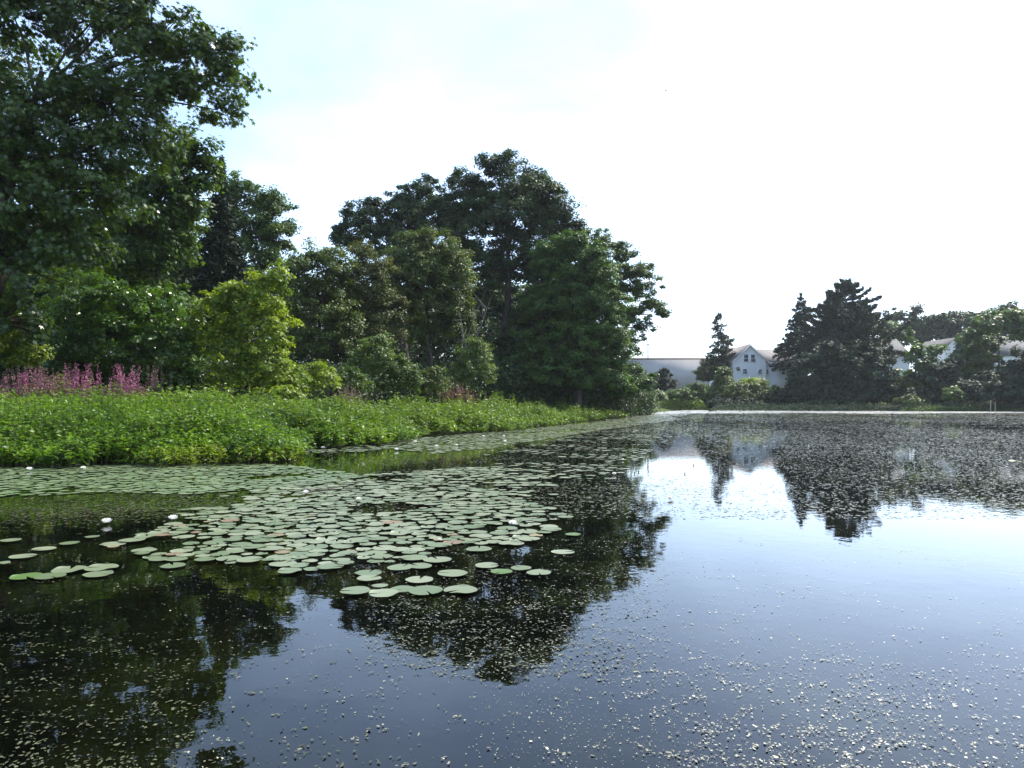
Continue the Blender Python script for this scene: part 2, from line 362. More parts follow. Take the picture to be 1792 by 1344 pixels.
def conifer(name, label, D, px, top, bot, halfw, seed, mat='spruce', levels=26, profile=None, droop=.25, spray=.16, group=None, gap=0, cat='conifer', trunk=.2, dens=1.0, irregular=.15, up=0):
    rng = np.random.default_rng(seed); mpp = D / FPX
    x = (px - 896) * mpp; bz = float(ground([[x, D]])[0]); zt = CH + (HZ - top) * mpp; zb = max(CH + (HZ - bot) * mpp, bz + .3)
    base = np.array([x, D, bz]); root = thing(name, base, label, cat, group)
    wood = MB(); fo = MB(); H = zt - bz
    s = np.linspace(0, 1, 7)[:, None]
    wood.path(np.column_stack([x + 0 * s, D + 0 * s, bz - .3 + (H + .1) * s]), trunk * (1.02 - s[:, 0]), 7)
    if profile is None: profile = lambda f: f ** .85
    A, B, Rr = [], [], []
    for k in range(levels):
        f = (k + .6 + rng.uniform(-.3, .3)) / levels; z = zt - f * (zt - zb); dz = (zt - zb) / levels
        ln0 = profile(f) * halfw * mpp; nb = max(4, int(5 + 5 * f))
        for j in range(nb):
            if rng.random() < gap: continue
            a = rng.uniform(0, 6.283); ln = ln0 * rng.uniform(1 - irregular * 2.2, 1 + irregular)
            d = np.array([math.cos(a), math.sin(a), 0])
            jz = rng.uniform(-.6, .6) * dz; lift = rng.normal(0, .16) * ln; p0 = np.array([x, D, z + jz]); p1 = p0 + d * ln * .55 + np.array([0, 0, -droop * ln * .4 + up * ln * .25]); p2 = p0 + d * ln + np.array([0, 0, -droop * ln * .6 + up * ln * .65 + lift])
            A += [p0, p1]; B += [p1, p2]; Rr += [.05, .03]
            m = int(max(10, ln * 42 * dens)); t = rng.uniform(.12, 1, m) ** .8
            q = np.where(t[:, None] < .5, p0 + (p1 - p0) * (t[:, None] * 2), p1 + (p2 - p1) * (t[:, None] * 2 - 1))
            side = np.array([-d[1], d[0], 0]); wd = (1 - t) * .45 * ln * .6 + .18
            q = q + side * (rng.normal(0, .55, m) * wd)[:, None] + np.column_stack([np.zeros(m), np.zeros(m), rng.normal(-.04, .10, m) + rng.normal(0, dz * .22, m)])
            ax = nrm(d + side * rng.normal(0, .6, (m, 1)) + np.array([0, 0, up * .5]) + rng.normal(0, .15, (m, 3)))
            N = nrm(np.array([0, 0, .5]) + rng.normal(0, .6, (m, 3)))
            sz = spray * rng.uniform(1.4, 3.0, m)
            leaves(fo, q, N, sz, sz * .34, rng, T_LANCE, np.clip(rng.normal(.5, .22, m), 0, 1), axis=ax)
    m = 50; t = rng.uniform(-.012, .09, m)
    leaves(fo, np.column_stack([x + rng.normal(0, .08, m), D + rng.normal(0, .08, m), zt - t * (zt - zb)]), rng.normal(size=(m, 3)), spray * 1.6, spray * .45, rng, T_LANCE)
    wood.segs(np.array(A), np.array(B), np.array(Rr), np.array(Rr) * .4, 3)
    fo.build('foliage', M[mat], root, base=base); wood.build('trunk', M['bark'], root, smooth=True, base=base)
    return root

# ------------------------------------------------------------------ near and middle trees on the left bank
tree('oak_tree', 'large dark oak with overhanging glossy lobed leaves at the left edge', 'tree', 23, -70,
     [(40, 40, 130, 95), (170, 30, 110, 80), (265, 75, 85, 70), (345, 105, 62, 55), (408, 138, 45, 45), (372, 188, 42, 22), (412, 84, 22, 22), (300, 165, 75, 40),
      (190, 170, 110, 70), (90, 220, 130, 80), (20, 330, 130, 90), (150, 330, 100, 70), (225, 255, 75, 55), (110, 430, 80, 60), (10, 455, 100, 75),
      (-110, 180, 120, 200), (0, 560, 75, 50), (310, -32, 45, 26), (-90, 420, 100, 120)],
     'oak', 11, leaf=.175, asp=1.0, spacing=.64, cr=.41, per=48, trunk=.38, tpl=T_OAK, upb=.5, flat=.7, droop=.25, fill=.42, stray=1.1)
tree('broadleaf_tree', 'mid green broadleaf tree between the overhanging oak and the dark spruce', 'tree', 31, 270,
     [(336, 275, 36, 46), (346, 315, 26, 40), (322, 375, 30, 56), (300, 330, 56, 60), (270, 390, 66, 70), (300, 430, 44, 50), (200, 380, 70, 70), (235, 450, 80, 60), (180, 470, 80, 60), (220, 540, 110, 60)],
     'mid', 12, leaf=.19, spacing=.62, cr=.42, per=60, trunk=.28)
conifer('spruce_tree', 'dark pointed spruce between the left broadleaf trees', 36, 386, 276, 640, 86, 13, levels=36, spray=.15, profile=lambda f: .04 + .9 * f ** 1.0, dens=1.5, irregular=.1)
tree('round_oak', 'rounded oak behind the spruce, left of the sky gap', 'tree', 50, 455,
     [(412, 338, 26, 32), (445, 368, 40, 38), (478, 385, 34, 50), (440, 430, 60, 60), (486, 445, 30, 48), (430, 520, 80, 70), (400, 400, 40, 50)],
     'mid', 14, leaf=.17, spacing=.8, cr=.5, per=100, trunk=.3, stray=1.18)
tree('forest_tree', 'dark tree deep behind the left shrubs', 'tree', 42, 120, [(120, 450, 120, 80), (60, 560, 120, 80), (200, 560, 110, 80), (300, 440, 62, 66), (335, 520, 62, 60)], 'oakfar', 15, leaf=.26, spacing=.9, cr=.6, per=60, trunk=.3)
tree('loose_tree', 'loose pale green tree below the sky gap', 'tree', 43, 560,
     [(555, 462, 38, 34), (590, 480, 30, 40), (525, 500, 38, 45), (560, 545, 60, 60), (520, 590, 50, 60), (600, 600, 50, 60)],
     'olive', 16, leaf=.13, spacing=.62, cr=.44, per=90, trunk=.18, stray=1.25)
tree('rusty_tree', 'rusty olive dead-tipped tree right of the loose pale green tree', 'tree', 45, 640,
     [(628, 462, 36, 34), (655, 500, 40, 50), (615, 530, 40, 55), (665, 560, 45, 55), (640, 620, 65, 60)],
     'rust', 17, leaf=.13, spacing=.62, cr=.44, per=85, trunk=.2)
tree('domed_tree', 'olive green domed tree in front of the big dark oak', 'tree', 49, 750,
     [(742, 448, 55, 42), (705, 480, 38, 50), (785, 490, 40, 55), (745, 520, 70, 60), (790, 560, 40, 50), (700, 570, 50, 60)],
     'olive', 18, leaf=.13, spacing=.6, cr=.44, per=120, trunk=.22)
tree('large_oak', 'tallest dark oak on the left bank', 'tree', 60, 880,
     [(876, 312, 42, 38), (925, 330, 36, 36), (905, 375, 75, 50), (962, 368, 34, 40), (820, 345, 40, 36), (850, 400, 70, 55), (960, 425, 62, 60), (785, 390, 48, 42),
      (1000, 440, 34, 40), (820, 470, 70, 50), (910, 480, 70, 50), (995, 500, 42, 50), (960, 545, 60, 40), (840, 545, 40, 40)],
     'oakfar', 19, leaf=.19, spacing=.9, cr=.60, per=150, trunk=.55, stray=1.18, fill=.25)
tree('large_oak', 'dark oak with ragged top left of the tallest oak', 'tree', 61, 720,
     [(742, 345, 34, 26), (705, 372, 36, 34), (655, 375, 26, 26), (612, 385, 16, 22), (598, 405, 14, 16), (640, 415, 40, 34), (735, 400, 50, 44), (690, 430, 50, 44), (600, 430, 24, 20), (770, 352, 20, 20)],
     'oakfar', 20, leaf=.19, spacing=.82, cr=.5, per=120, trunk=.4, stray=1.25, fill=.25)
tree('shade_tree', 'dark low tree under the tallest oak', 'tree', 57, 900,
     [(870, 640, 60, 50), (930, 600, 50, 50), (930, 660, 60, 40), (820, 650, 45, 45)],
     'oakfar', 21, leaf=.24, spacing=.8, cr=.55, per=70, trunk=.25)
tree('maple_tree', 'broad green maple at the right end of the left bank', 'tree', 55, 1010,
     [(1000, 440, 34, 34), (968, 470, 36, 40), (1040, 475, 34, 42), (1005, 520, 60, 55), (1052, 545, 42, 50), (955, 560, 45, 60), (1010, 610, 85, 55), (1065, 610, 38, 45), (950, 650, 60, 42), (1040, 660, 62, 38)],
     'maple', 22, leaf=.15, spacing=.65, cr=.46, per=130, trunk=.32)
tree('spreading_tree', 'open tree with layered branches reaching right over the pond', 'tree', 63, 1050,
     [(1040, 430, 36, 26), (1085, 450, 34, 24), (1075, 485, 42, 26), (1120, 482, 32, 16), (1105, 515, 45, 20), (1140, 540, 34, 12), (1158, 552, 18, 9), (1100, 560, 34, 20), (1128, 575, 22, 9), (1095, 605, 30, 26), (1060, 540, 40, 50)],
     'mid', 23, leaf=.17, spacing=.72, cr=.48, per=88, trunk=.3, flat=.55, stray=1.25, bark='greybark')
tree('bank_shrub', 'light green shrub at the foot of the bank point', 'shrub', 60, 1105,
     [(1095, 665, 40, 30), (1125, 672, 22, 22), (1075, 685, 40, 16)], 'maple', 24, leaf=.18, spacing=.6, cr=.4, per=60, trunk=.08)
# dead bare branches
rng = np.random.default_rng(5); D0 = 47.5; b0 = at(800, 668, D0); b0[2] = ground([b0[:2]])[0]
root = thing('dead_tree', b0, 'bare grey dead tree standing in front of the dark oak', 'tree')
mb = MB()
for pl in [[(800, 690), (806, 640), (815, 600), (828, 560), (842, 528)], [(806, 640), (810, 590), (806, 560), (800, 525)], [(812, 612), (836, 585), (846, 560), (852, 540)]]:
    pts = [at(a, b, D0 + rng.uniform(-.4, .4)) for a, b in pl]; mb.path(pts, np.linspace(.06, .016, len(pts)), 6)
    for a_, b_ in pl[1:]:
        p = at(a_, b_, D0)
        for _ in range(4): mb.segs(p, p + rng.normal(0, .45, 3) + [0, 0, .5], .02, .008, 3)
mb.build('trunk', M['greybark'], root, smooth=True, base=b0)

# ------------------------------------------------------------------ shrubs along the left bank
tree('yellow_green_shrub', 'tall bright yellow-green shrub in the middle of the left bank', 'shrub', 27, 430,
     [(485, 492, 14, 26), (455, 505, 26, 30), (410, 520, 34, 28), (380, 550, 34, 34), (450, 560, 50, 40), (488, 585, 18, 32), (400, 610, 48, 42), (465, 630, 44, 34), (490, 665, 40, 26), (360, 600, 26, 34), (420, 665, 60, 28)],
     'lime', 31, leaf=.13, asp=.6, spacing=.38, cr=.26, per=46, trunk=.09, stray=1.25, upb=.6)
tree('glossy_shrub', 'dark glossy shrub mass behind the pink flowers', 'shrub', 27, 230,
     [(170, 530, 70, 42), (260, 545, 60, 42), (120, 580, 55, 45), (210, 600, 80, 48), (300, 600, 55, 60), (320, 660, 50, 34), (230, 655, 60, 30), (140, 640, 60, 35)],
     'glossy', 32, leaf=.13, asp=.6, spacing=.42, cr=.28, per=44, trunk=.1)
tree('bright_shrub', 'bright green shrub top above the dark glossy shrub', 'shrub', 30, 180,
     [(150, 500, 50, 30), (205, 495, 32, 32), (240, 520, 40, 30), (110, 520, 40, 40)],
     'lime', 33, leaf=.15, asp=.6, spacing=.45, cr=.3, per=42, trunk=.1)
tree('low_shrub', 'low lime green shrub at the left edge above the pink flowers', 'shrub', 24, 20,
     [(15, 606, 42, 20), (60, 618, 26, 16), (-40, 615, 50, 30), (30, 632, 45, 14)],
     'lime', 34, leaf=.11, asp=.6, spacing=.34, cr=.22, per=44, trunk=.05)
for px, py, rx, ry, D, mt, sd, lb in [
    (555, 662, 36, 24, 29, 'lime', 41, 'small yellow-green shrub just right of the tall bright shrub'),
    (612, 668, 34, 22, 31, 'mid', 42, 'low mid green shrub behind the bank plants left of centre'),
    (655, 630, 40, 40, 36, 'silver', 43, 'pale grey-green shrub below the rusty olive tree'),
    (700, 660, 36, 34, 36, 'mid', 44, 'rounded light green shrub left of the red leaved plants'),
    (755, 668, 28, 24, 38, 'olive', 45, 'yellowish low shrub beside the red leaved plants'),
    (830, 640, 32, 44, 44, 'silver', 46, 'greyish vine-hung shrub at the foot of the dead tree'),
    (500, 690, 24, 10, 24, 'lime', 47, 'tiny bright shrub poking out behind the bank plants')]:
    tree('bank_shrub', lb, 'shrub', D, px, [(px, py, rx, ry), (px - rx * .5, py + ry * .4, rx * .6, ry * .6), (px + rx * .5, py + ry * .35, rx * .6, ry * .6), (px + rx * .15, py - ry * .6, rx * .4, ry * .5)],
         mt, sd, leaf=.12, asp=.55, spacing=.4, cr=.26, per=42, trunk=.04, group='small shrubs along the left bank')

# ------------------------------------------------------------------ purple loosestrife and red plants
def spikes(name, label, px, D, w_, z_, n, mat, seed, group, hue='pink flower', cat='flowering plant'):
    n = int(n * 1.7); w_ = w_ * 1.15
    rng = np.random.default_rng(seed); x = (px - 896) / FPX * D; bz = float(ground([[x, D]])[0]); base = np.array([x, D, bz])
    root = thing(name, base, label, cat, group); st = MB(); fl = MB(); lf = MB()
    q = np.column_stack([x + rng.normal(0, w_, n), D + rng.normal(0, .4, n), np.full(n, bz)])
    z_ = z_ * 1.10; h = z_ * rng.uniform(.5, 1.05, n); tip = q + np.column_stack([rng.normal(0, .2, n), rng.normal(0, .14, n), h])
    st.segs(q, tip, .012, .004, 3)
    m = 34; t = rng.uniform(.62, 1.0, (n, m)); pp = q[:, None] + (tip - q)[:, None] * t[..., None] + rng.normal(0, .022, (n, m, 3))
    sz = (.055 * (1.25 - .6 * (t - .62) / .38)).ravel()
    leaves(fl, pp.reshape(-1, 3), rng.normal(size=(n * m, 3)), sz, sz * .9, rng, T_DIAMOND)
    m = 22; t = rng.uniform(.1, .7, (n, m)); d = nrm(np.concatenate([rng.normal(size=(n, m, 2)), rng.uniform(.1, .7, (n, m, 1))], 2).reshape(-1, 3))
    pp = (q[:, None] + (tip - q)[:, None] * t[..., None]).reshape(-1, 3) + d * .06
    leaves(lf, pp, np.cross(d, rng.normal(size=d.shape)) + [0, 0, .8], .12, .028, rng, T_LANCE, axis=d)
    fl.build('flower_spikes', M[mat], root, base=base)['kind'] = 'stuff'; st.build('stems', M['stem'], root, base=base)['kind'] = 'stuff'; lf.build('foliage', M['silver'], root, base=base)
G1 = 'pink loosestrife clumps on the left bank'
for k, (px, D, w_, z_, n, mt, lb) in enumerate([
    (8, 23.5, .30, 1.75, 34, 'pinkdull', 'faded pink loosestrife clump cut by the left edge'),
    (42, 22.8, .26, 1.75, 40, 'pink', 'magenta loosestrife clump under the low lime shrub'),
    (72, 23.2, .26, 1.85, 40, 'pinkdull', 'dusty pink loosestrife clump second from the low lime shrub'),
    (100, 23.6, .22, 1.7, 30, 'pinkdull', 'brownish loosestrife clump beside the isolated tall one'),
    (140, 23.2, .20, 1.85, 40, 'pink', 'bright pink sloping loosestrife clump in front of dark shrub'),
    (162, 22.6, .15, 1.3, 18, 'pinkdull', 'short pale loosestrife at the foot of the bright sloping clump'),
    (213, 23.4, .17, 1.85, 42, 'pink', 'single rounded magenta loosestrife clump standing apart'),
    (248, 24, .16, 1.3, 16, 'pinkdull', 'thin low loosestrife just right of the rounded magenta clump'),
    (278, 25, .14, 1.9, 12, 'pinkdull', 'sparse reddish loosestrife furthest right in front of the dark shrub')]):
    spikes('loosestrife_plant', lb, px, D, w_, z_, n, mt, 50 + k, G1)
for k, (px, D, z_, lb) in enumerate([(785, 40, 1.9, 'red leaved plant on the left by the yellowish low shrub'), (815, 41, 1.7, 'red leaved plant next to the grey vine-hung shrub'), (612, 29, 1.6, 'faint brownish pink flowering plant behind the bank greenery')]):
    spikes('red_plant', lb, px, D, .35, z_, 26, 'red' if k < 2 else 'pinkdull', 65 + k, 'reddish plants on the left bank', cat='red plant')

# ------------------------------------------------------------------ marsh plants along the bank (uncountable ground cover)
back = [((p - 896) / FPX * d, d) for p, d in [(1150, 92), (1100, 74), (1050, 60), (900, 50), (720, 39), (600, 31), (500, 27), (300, 25.5), (0, 24.5), (-260, 24)]]
MARSH = np.array(near_shore + back)
_ws = 0
front = np.array(near_shore)
def marsh(name, label, n, dmin, dmax, lf_len, per, mat, seed, poly=MARSH, frt=front, hs=1.0, edge=6.0):
    rng = np.random.default_rng(seed); mb = MB(); st = MB()
    pts = np.zeros((0, 2))
    while len(pts) < n:
        Dd = 1 / rng.uniform(1 / dmax, 1 / dmin, n * 3) if edge else rng.uniform(dmin, dmax, n * 3)
        px = rng.uniform(-150, 1260, n * 3); q = np.column_stack([(px - 896) / FPX * Dd, Dd]); q = q[inside(q, poly)]
        e = seg_dist(q, frt, False); ok = e > np.clip(.32 * wave(q, 2.6, 91), 0, 1) * (1 + .02 * q[:, 1]); q = q[ok]; e = e[ok]; q = q[rng.random(len(q)) < np.clip(1.15 - e / (edge + .22 * q[:, 1]), .22, 1)]
        pts = np.concatenate([pts, q])
    nc = n // 9; cl = pts[:nc]; idx = rng.integers(0, nc, n); sp = .13 + .006 * cl[idx, 1]
    off = rng.normal(0, 1, (n, 2)) * sp[:, None]; pts = cl[idx] + off; e = seg_dist(cl, frt, False)[idx]
    gz = np.maximum(ground(pts), 0); hc = rng.normal(1, .15, nc)[idx]
    mc = cl[rng.integers(0, nc, max(40, nc // 9))]; dm = np.full(nc, 1e9)
    for m_ in mc: dm = np.minimum(dm, np.linalg.norm((cl - m_) / [1.25, .9], axis=1))
    mr_ = .75 + .012 * cl[:, 1]; hc = hc * (.62 + .55 * np.sqrt(np.clip(1 - dm / mr_, 0, 1)))[idx]
    h = hs * (.36 + .34 * np.clip(e / 1.0, 0, 1) + .30 * np.clip((e - 1) / 4, 0, 1)) * (1 + .16 * wave(pts, 1.6, 21) + .10 * wave(pts, 4.5, 22)) * hc * rng.uniform(.85, 1.1, n)
    h = h * (1.08 - .28 * np.clip((off ** 2).sum(1) / sp ** 2 / 4, 0, 1)); h = np.maximum(h, .14)
    P0 = np.column_stack([pts, gz]); lean = np.column_stack([rng.normal(0, .16, n), rng.normal(-.04, .16, n), np.ones(n)])
    P1 = P0 + lean * h[:, None]
    st.segs(P0 - [0, 0, .05], P1, .006, .003, 3)
    t = np.clip(rng.beta(2.0, 1.1, (n, per)), .08, 1); ph = rng.uniform(0, 6.28, (n, per))
    d = np.stack([np.cos(ph), np.sin(ph), rng.uniform(.15, .9, (n, per))], 2).reshape(-1, 3); d = nrm(d)
    L_ = (lf_len * (1.15 - .5 * t) * rng.uniform(.7, 1.25, (n, per))).ravel()
    q = (P0[:, None] + (P1 - P0)[:, None] * t[..., None]).reshape(-1, 3) + d * (L_ * .5)[:, None]
    N = nrm(np.array([0, 0, 1.]) + rng.normal(0, .4, q.shape)); tint = np.clip(np.repeat(.42 + .22 * wave(pts, 1.1, 31) + rng.normal(0, .2, nc)[idx], per) + rng.normal(0, .16, len(q)) + .25 * (t.ravel() - .6), 0, 1)
    leaves(mb, q, N, L_, L_ * .40, rng, T_LANCE, tint, axis=d)
    mb2 = mb; mb2.V += []; off = mb2.n
    o = mb2.build(name, M[mat]); tag(o, label, 'plants', kind='stuff')
    o2 = st.build(name.replace('plants', 'stems'), M['stem']); tag(o2, 'thin stems of ' + label, 'stems', kind='stuff')
marsh('marsh_plants', 'leafy green marsh plants crowding the near left bank', 13000, 12.9, 24, .135, 14, 'marsh', 71)
marsh('far_marsh_plants', 'leafy green marsh plants along the middle and far bank', 11500, 20, 92, .19, 13, 'marshback', 72)
strip_edge = np.array([((p - 896) / FPX * d, d) for p, d in [(270, 13.3), (380, 13.9), (475, 13.9), (520, 16.0), (520, 17.0), (470, 15.0), (370, 14.8), (270, 14.0)]])
marsh('yellow_marsh_plants', 'low yellow-green plants at the waterline of the near bank', 420, 12.9, 17.5, .09, 12, 'lime', 78, poly=strip_edge, hs=.62)
# narrow green strip across the inlet
def strip(name, label, poly_px, D0, D1, n, hgt, seed, mat='marshback', leaf=.3):
    rng = np.random.default_rng(seed); mb = MB(); px = rng.uniform(poly_px[0], poly_px[1], n); D = rng.uniform(D0, D1, n)
    q = np.column_stack([(px - 896) / FPX * D, D]); e = np.clip(np.minimum(px - poly_px[0], poly_px[1] - px) / 15, .2, 1)
    z = np.maximum(ground(q), -.02); h = hgt * e * (1 + .25 * wave(q, .8, seed)) * rng.uniform(.1, 1, n)
    leaves(mb, np.column_stack([q, z + h]), np.array([0, 0, .8]) + rng.normal(0, .6, (n, 3)), leaf, leaf * .4, rng, T_LANCE)
    tag(mb.build(name, M[mat]), label, 'plants', kind='stuff')
strip('inlet_marsh_plants', 'low green marsh plants on the spit across the inlet', (1085, 1242), 110, 124, 16000, 1.5, 73)
strip('far_shore_grass', 'low green grass strip under the trees at the far right shore', (1572, 1735), 95, 101, 5000, .7, 74, 'mid', leaf=.25)
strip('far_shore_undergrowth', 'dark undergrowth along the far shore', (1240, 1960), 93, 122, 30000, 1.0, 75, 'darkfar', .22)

def undergrowth(name, label, pxs, Ds, De, tops, n, cr, per, leaf, seed, mat='oakfar', low=0.):
    rng = np.random.default_rng(seed); px = rng.uniform(pxs[0], pxs[-1], n); D = np.interp(px, pxs, Ds) + (np.interp(px, pxs, De) - np.interp(px, pxs, Ds)) * rng.random(n)
    q = np.column_stack([(px - 896) / FPX * D, D]); gz = np.maximum(ground(q), 0); zt = CH + (HZ - np.interp(px, pxs, tops)) / FPX * D
    zt = gz + (zt - gz) * np.clip(.85 + .16 * wave(q, .5, seed) + rng.normal(0, .05, n), .2, 1.1)
    z = gz + low + (zt - gz - low) * rng.random(n) ** .8
    C = np.column_stack([q, z]); idx = np.repeat(np.arange(n), per); g = rng.normal(0, .5, (len(idx), 3)); g[:, 2] *= .7; c_ = cr * rng.uniform(.6, 1.4, n)
    P = C[idx] + g * c_[idx, None]; P[:, 2] = np.maximum(P[:, 2], gz[idx] + .05); mb = MB()
    leaves(mb, P, np.array([0, -.2, .6]) + .4 * g + rng.normal(0, .45, (len(idx), 3)), leaf * rng.uniform(.6, 1.3, len(idx)), leaf * .7, rng, T_DIAMOND)
    tag(mb.build(name, M[mat]), label, 'plants', kind='stuff')
undergrowth('bank_undergrowth', 'dense dark undergrowth beneath the trees of the left bank', [-250, 0, 300, 500, 720, 900, 1050, 1110, 1140], [27, 27, 28, 31.5, 42, 51, 58.5, 63, 66], [33, 33, 36, 42, 50, 58, 66, 72, 74], [600, 600, 625, 640, 640, 640, 650, 660, 680], 5200, .65, 44, .2, 76)
undergrowth('distant_wood', 'dark wood closing the view behind the left bank trees', [-300, 200, 380, 450, 520, 600, 900, 1000, 1060, 1085], [70] * 10, [92] * 10, [330, 380, 440, 470, 470, 470, 470, 510, 590, 640], 4200, 1.5, 34, .5, 77)

# ------------------------------------------------------------------ far shore: buildings
M['clap'] = clapmat('white clapboard', (.66, .68, .70), (.74, .75, .76))
M['roof'] = noisemat('grey shingle roof', (.13, .12, .12), (.19, .175, .17), 2.5, .9)
M['palegreyroof'] = noisemat('pale grey roof', (.07, .07, .075), (.10, .10, .105), 2.5, .9)
M['trim'] = noisemat('white trim', (.7, .71, .72), (.78, .78, .78), 4, .6)
M['glass'] = noisemat('dark window glass', (.03, .035, .045), (.07, .08, .1), .8, .08, spec=.8)
M['brick'] = noisemat('chimney brick', (.2, .13, .1), (.28, .19, .15), 6, .9)
M['wall'] = noisemat('grey block wall', (.31, .30, .30), (.37, .36, .36), .25, .85)
M['cap'] = noisemat('brown parapet', (.13, .09, .08), (.18, .13, .11), 2, .8)
M['tan'] = noisemat('tan siding', (.30, .24, .20), (.38, .31, .26), 1.5, .8)
def X_(px, D): return (px - 896) / FPX * D
def Z_(py, D): return CH + (HZ - py) / FPX * D
def quad_roof(mb, a, b, c, d, th=.12):
    V = np.array([a, b, c, d], float); V2 = V + [0, 0, th]
    mb.add(np.concatenate([V, V2]), [(3, 2, 1, 0), (4, 5, 6, 7), (0, 1, 5, 4), (1, 2, 6, 5), (2, 3, 7, 6), (3, 0, 4, 7)])
def window(root, x0, x1, z0, z1, y, base, label=None):
    f = MB(); t = .10
    f.box(x0 - t, x1 + t, y - .06, y + .02, z1, z1 + t); f.box(x0 - t, x1 + t, y - .08, y + .02, z0 - t, z0)
    f.box(x0 - t, x0, y - .06, y + .02, z0, z1); f.box(x1, x1 + t, y - .06, y + .02, z0, z1)
    f.box(x0, x1, y - .045, y - .005, (z0 + z1) / 2 - .035, (z0 + z1) / 2 + .035)
    o = f.build('window', M['trim'], root, base=base)
    g = MB(); g.box(x0, x1, y - .035, y - .012, z0, (z0 + z1) / 2 - .037); g.box(x0, x1, y - .035, y - .012, (z0 + z1) / 2 + .037, z1); g.build('pane', M['glass'], o, base=(0, 0, 0) if False else base)
    return o
# white house
D = 125.; y = D; zg = float(ground([[X_(1320, D), D]])[0]) - .3; base = np.array([X_(1320, D), D, zg])
h = thing('white_house', base, 'white gabled house with two pairs of windows and grey roof', 'house')
xl, xr, xw = X_(1283, D), X_(1341, D), X_(1400, D); ze, zp = Z_(631, D), Z_(603, D); xm = X_(1311.5, D)
mb = MB(); V = [(xl, y, zg), (xr, y, zg), (xr, y, ze), (xm, y, zp), (xl, y, ze)]; V += [(a, y + 11, c) for a, _, c in V]
mb.add(V, [(0, 1, 2, 3, 4), (9, 8, 7, 6, 5)]); mb.add(V, [(0, 4, 9, 5), (1, 6, 7, 2), (0, 5, 6, 1)])
mb.box(xr + .01, xw, y + .6, y + 9.5, zg, Z_(633, D) )
zr2 = Z_(609, D); ym = y + 5.0
mb.add([(xw - .03, y + .6, Z_(633, D)), (xw - .03, y + 9.5, Z_(633, D)), (xw - .03, ym, zr2 - .1)], [(0, 1, 2)])
mb.box(X_(1268, D), xl - .01, y + 3.5, y + 10, zg, Z_(634, D))
V = [(X_(1268, D) + .02, y + 3.5, Z_(634, D)), (xl - .02, y + 3.5, Z_(634, D)), (X_(1283, D) - .3, y + 3.5, Z_(620, D))]
mb.build('wall', M['clap'], h, base=base)
mb = MB(); ov = .35
quad_roof(mb, (xl - ov, y - ov, ze - .28), (xm, y - ov, zp), (xm, y + 11.3, zp), (xl - ov, y + 11.3, ze - .28))
quad_roof(mb, (xm + .001, y - ov, zp), (xr + ov, y - ov, ze - .28), (xr + ov, y + 11.3, ze - .28), (xm + .001, y + 11.3, zp))
quad_roof(mb, (xr - 2.4, y + .2, Z_(634, D)), (xw + .3, y + .2, Z_(634, D)), (xw + .3, ym, zr2), (xr - 2.4, ym, zr2))
quad_roof(mb, (xr - 2.4, ym, zr2 - .002), (xw + .3, ym, zr2 - .002), (xw + .3, y + 9.8, Z_(634, D)), (xr - 2.4, y + 9.8, Z_(634, D)))
xk = X_(1290, D)
quad_roof(mb, (X_(1266, D) - .2, y + 3.2, Z_(634, D)), (xl, y + 3.2, Z_(634, D)), (xk + .6, y + 6.5, Z_(609, D)), (X_(1284, D), y + 6.5, Z_(609, D)))
mb.build('roof', M['roof'], h, base=base)
mb = MB(); mb.box(X_(1290.5, D), X_(1295, D), y + 6.2, y + 6.8, Z_(625, D), Z_(599, D)); mb.box(X_(1290, D), X_(1295.6, D), y + 6.1, y + 6.9, Z_(599, D), Z_(597.6, D)); mb.build('chimney', M['brick'], h, base=base)
mb = MB()
for sgn, (xa, za, xb, zb_) in [(1, (xl - ov, ze - .28, xm, zp)), (1, (xm, zp, xr + ov, ze - .28))]:
    quad_roof(mb, (xa, y - ov - .05, za - .22), (xb, y - ov - .05, zb_ - .22), (xb, y - ov - .004, zb_ - .22), (xa, y - ov - .004, za - .22), .2)
mb.box(xr + .4, xw + .3, y + .12, y + .17, Z_(636, D), Z_(634, D)); mb.build('fascia', M['trim'], h, base=base)
for a, b, c, d_, yy in [(1302, 1309, 633, 620.5, y), (1314, 1321, 633, 620.5, y), (1327, 1333, 654, 647, y), (1338, 1346, 654, 647, y + .6), (1300, 1307, 654, 646, y), (1370, 1376, 655, 645, y + .6)]:
    window(h, X_(a, D), X_(b, D), Z_(c, D), Z_(d_, D), yy, base)
# long flat building
D = 150.; base = np.array([X_(1180, D), D, 3.]); h = thing('warehouse', base, 'long low flat-roofed grey building beyond the inlet', 'building')
mb = MB(); x0, x1 = X_(1085, D), X_(1262, D); z0 = 2.6; zt = Z_(629, D)
mb.box(x0, x1, D, D + 30, z0, zt); mb.build('wall', M['wall'], h, base=base)
mb = MB(); mb.box(x0 - .1, x1 + .1, D - .08, D + 30.1, zt, zt + .3); mb.build('parapet', M['cap'], h, base=base)
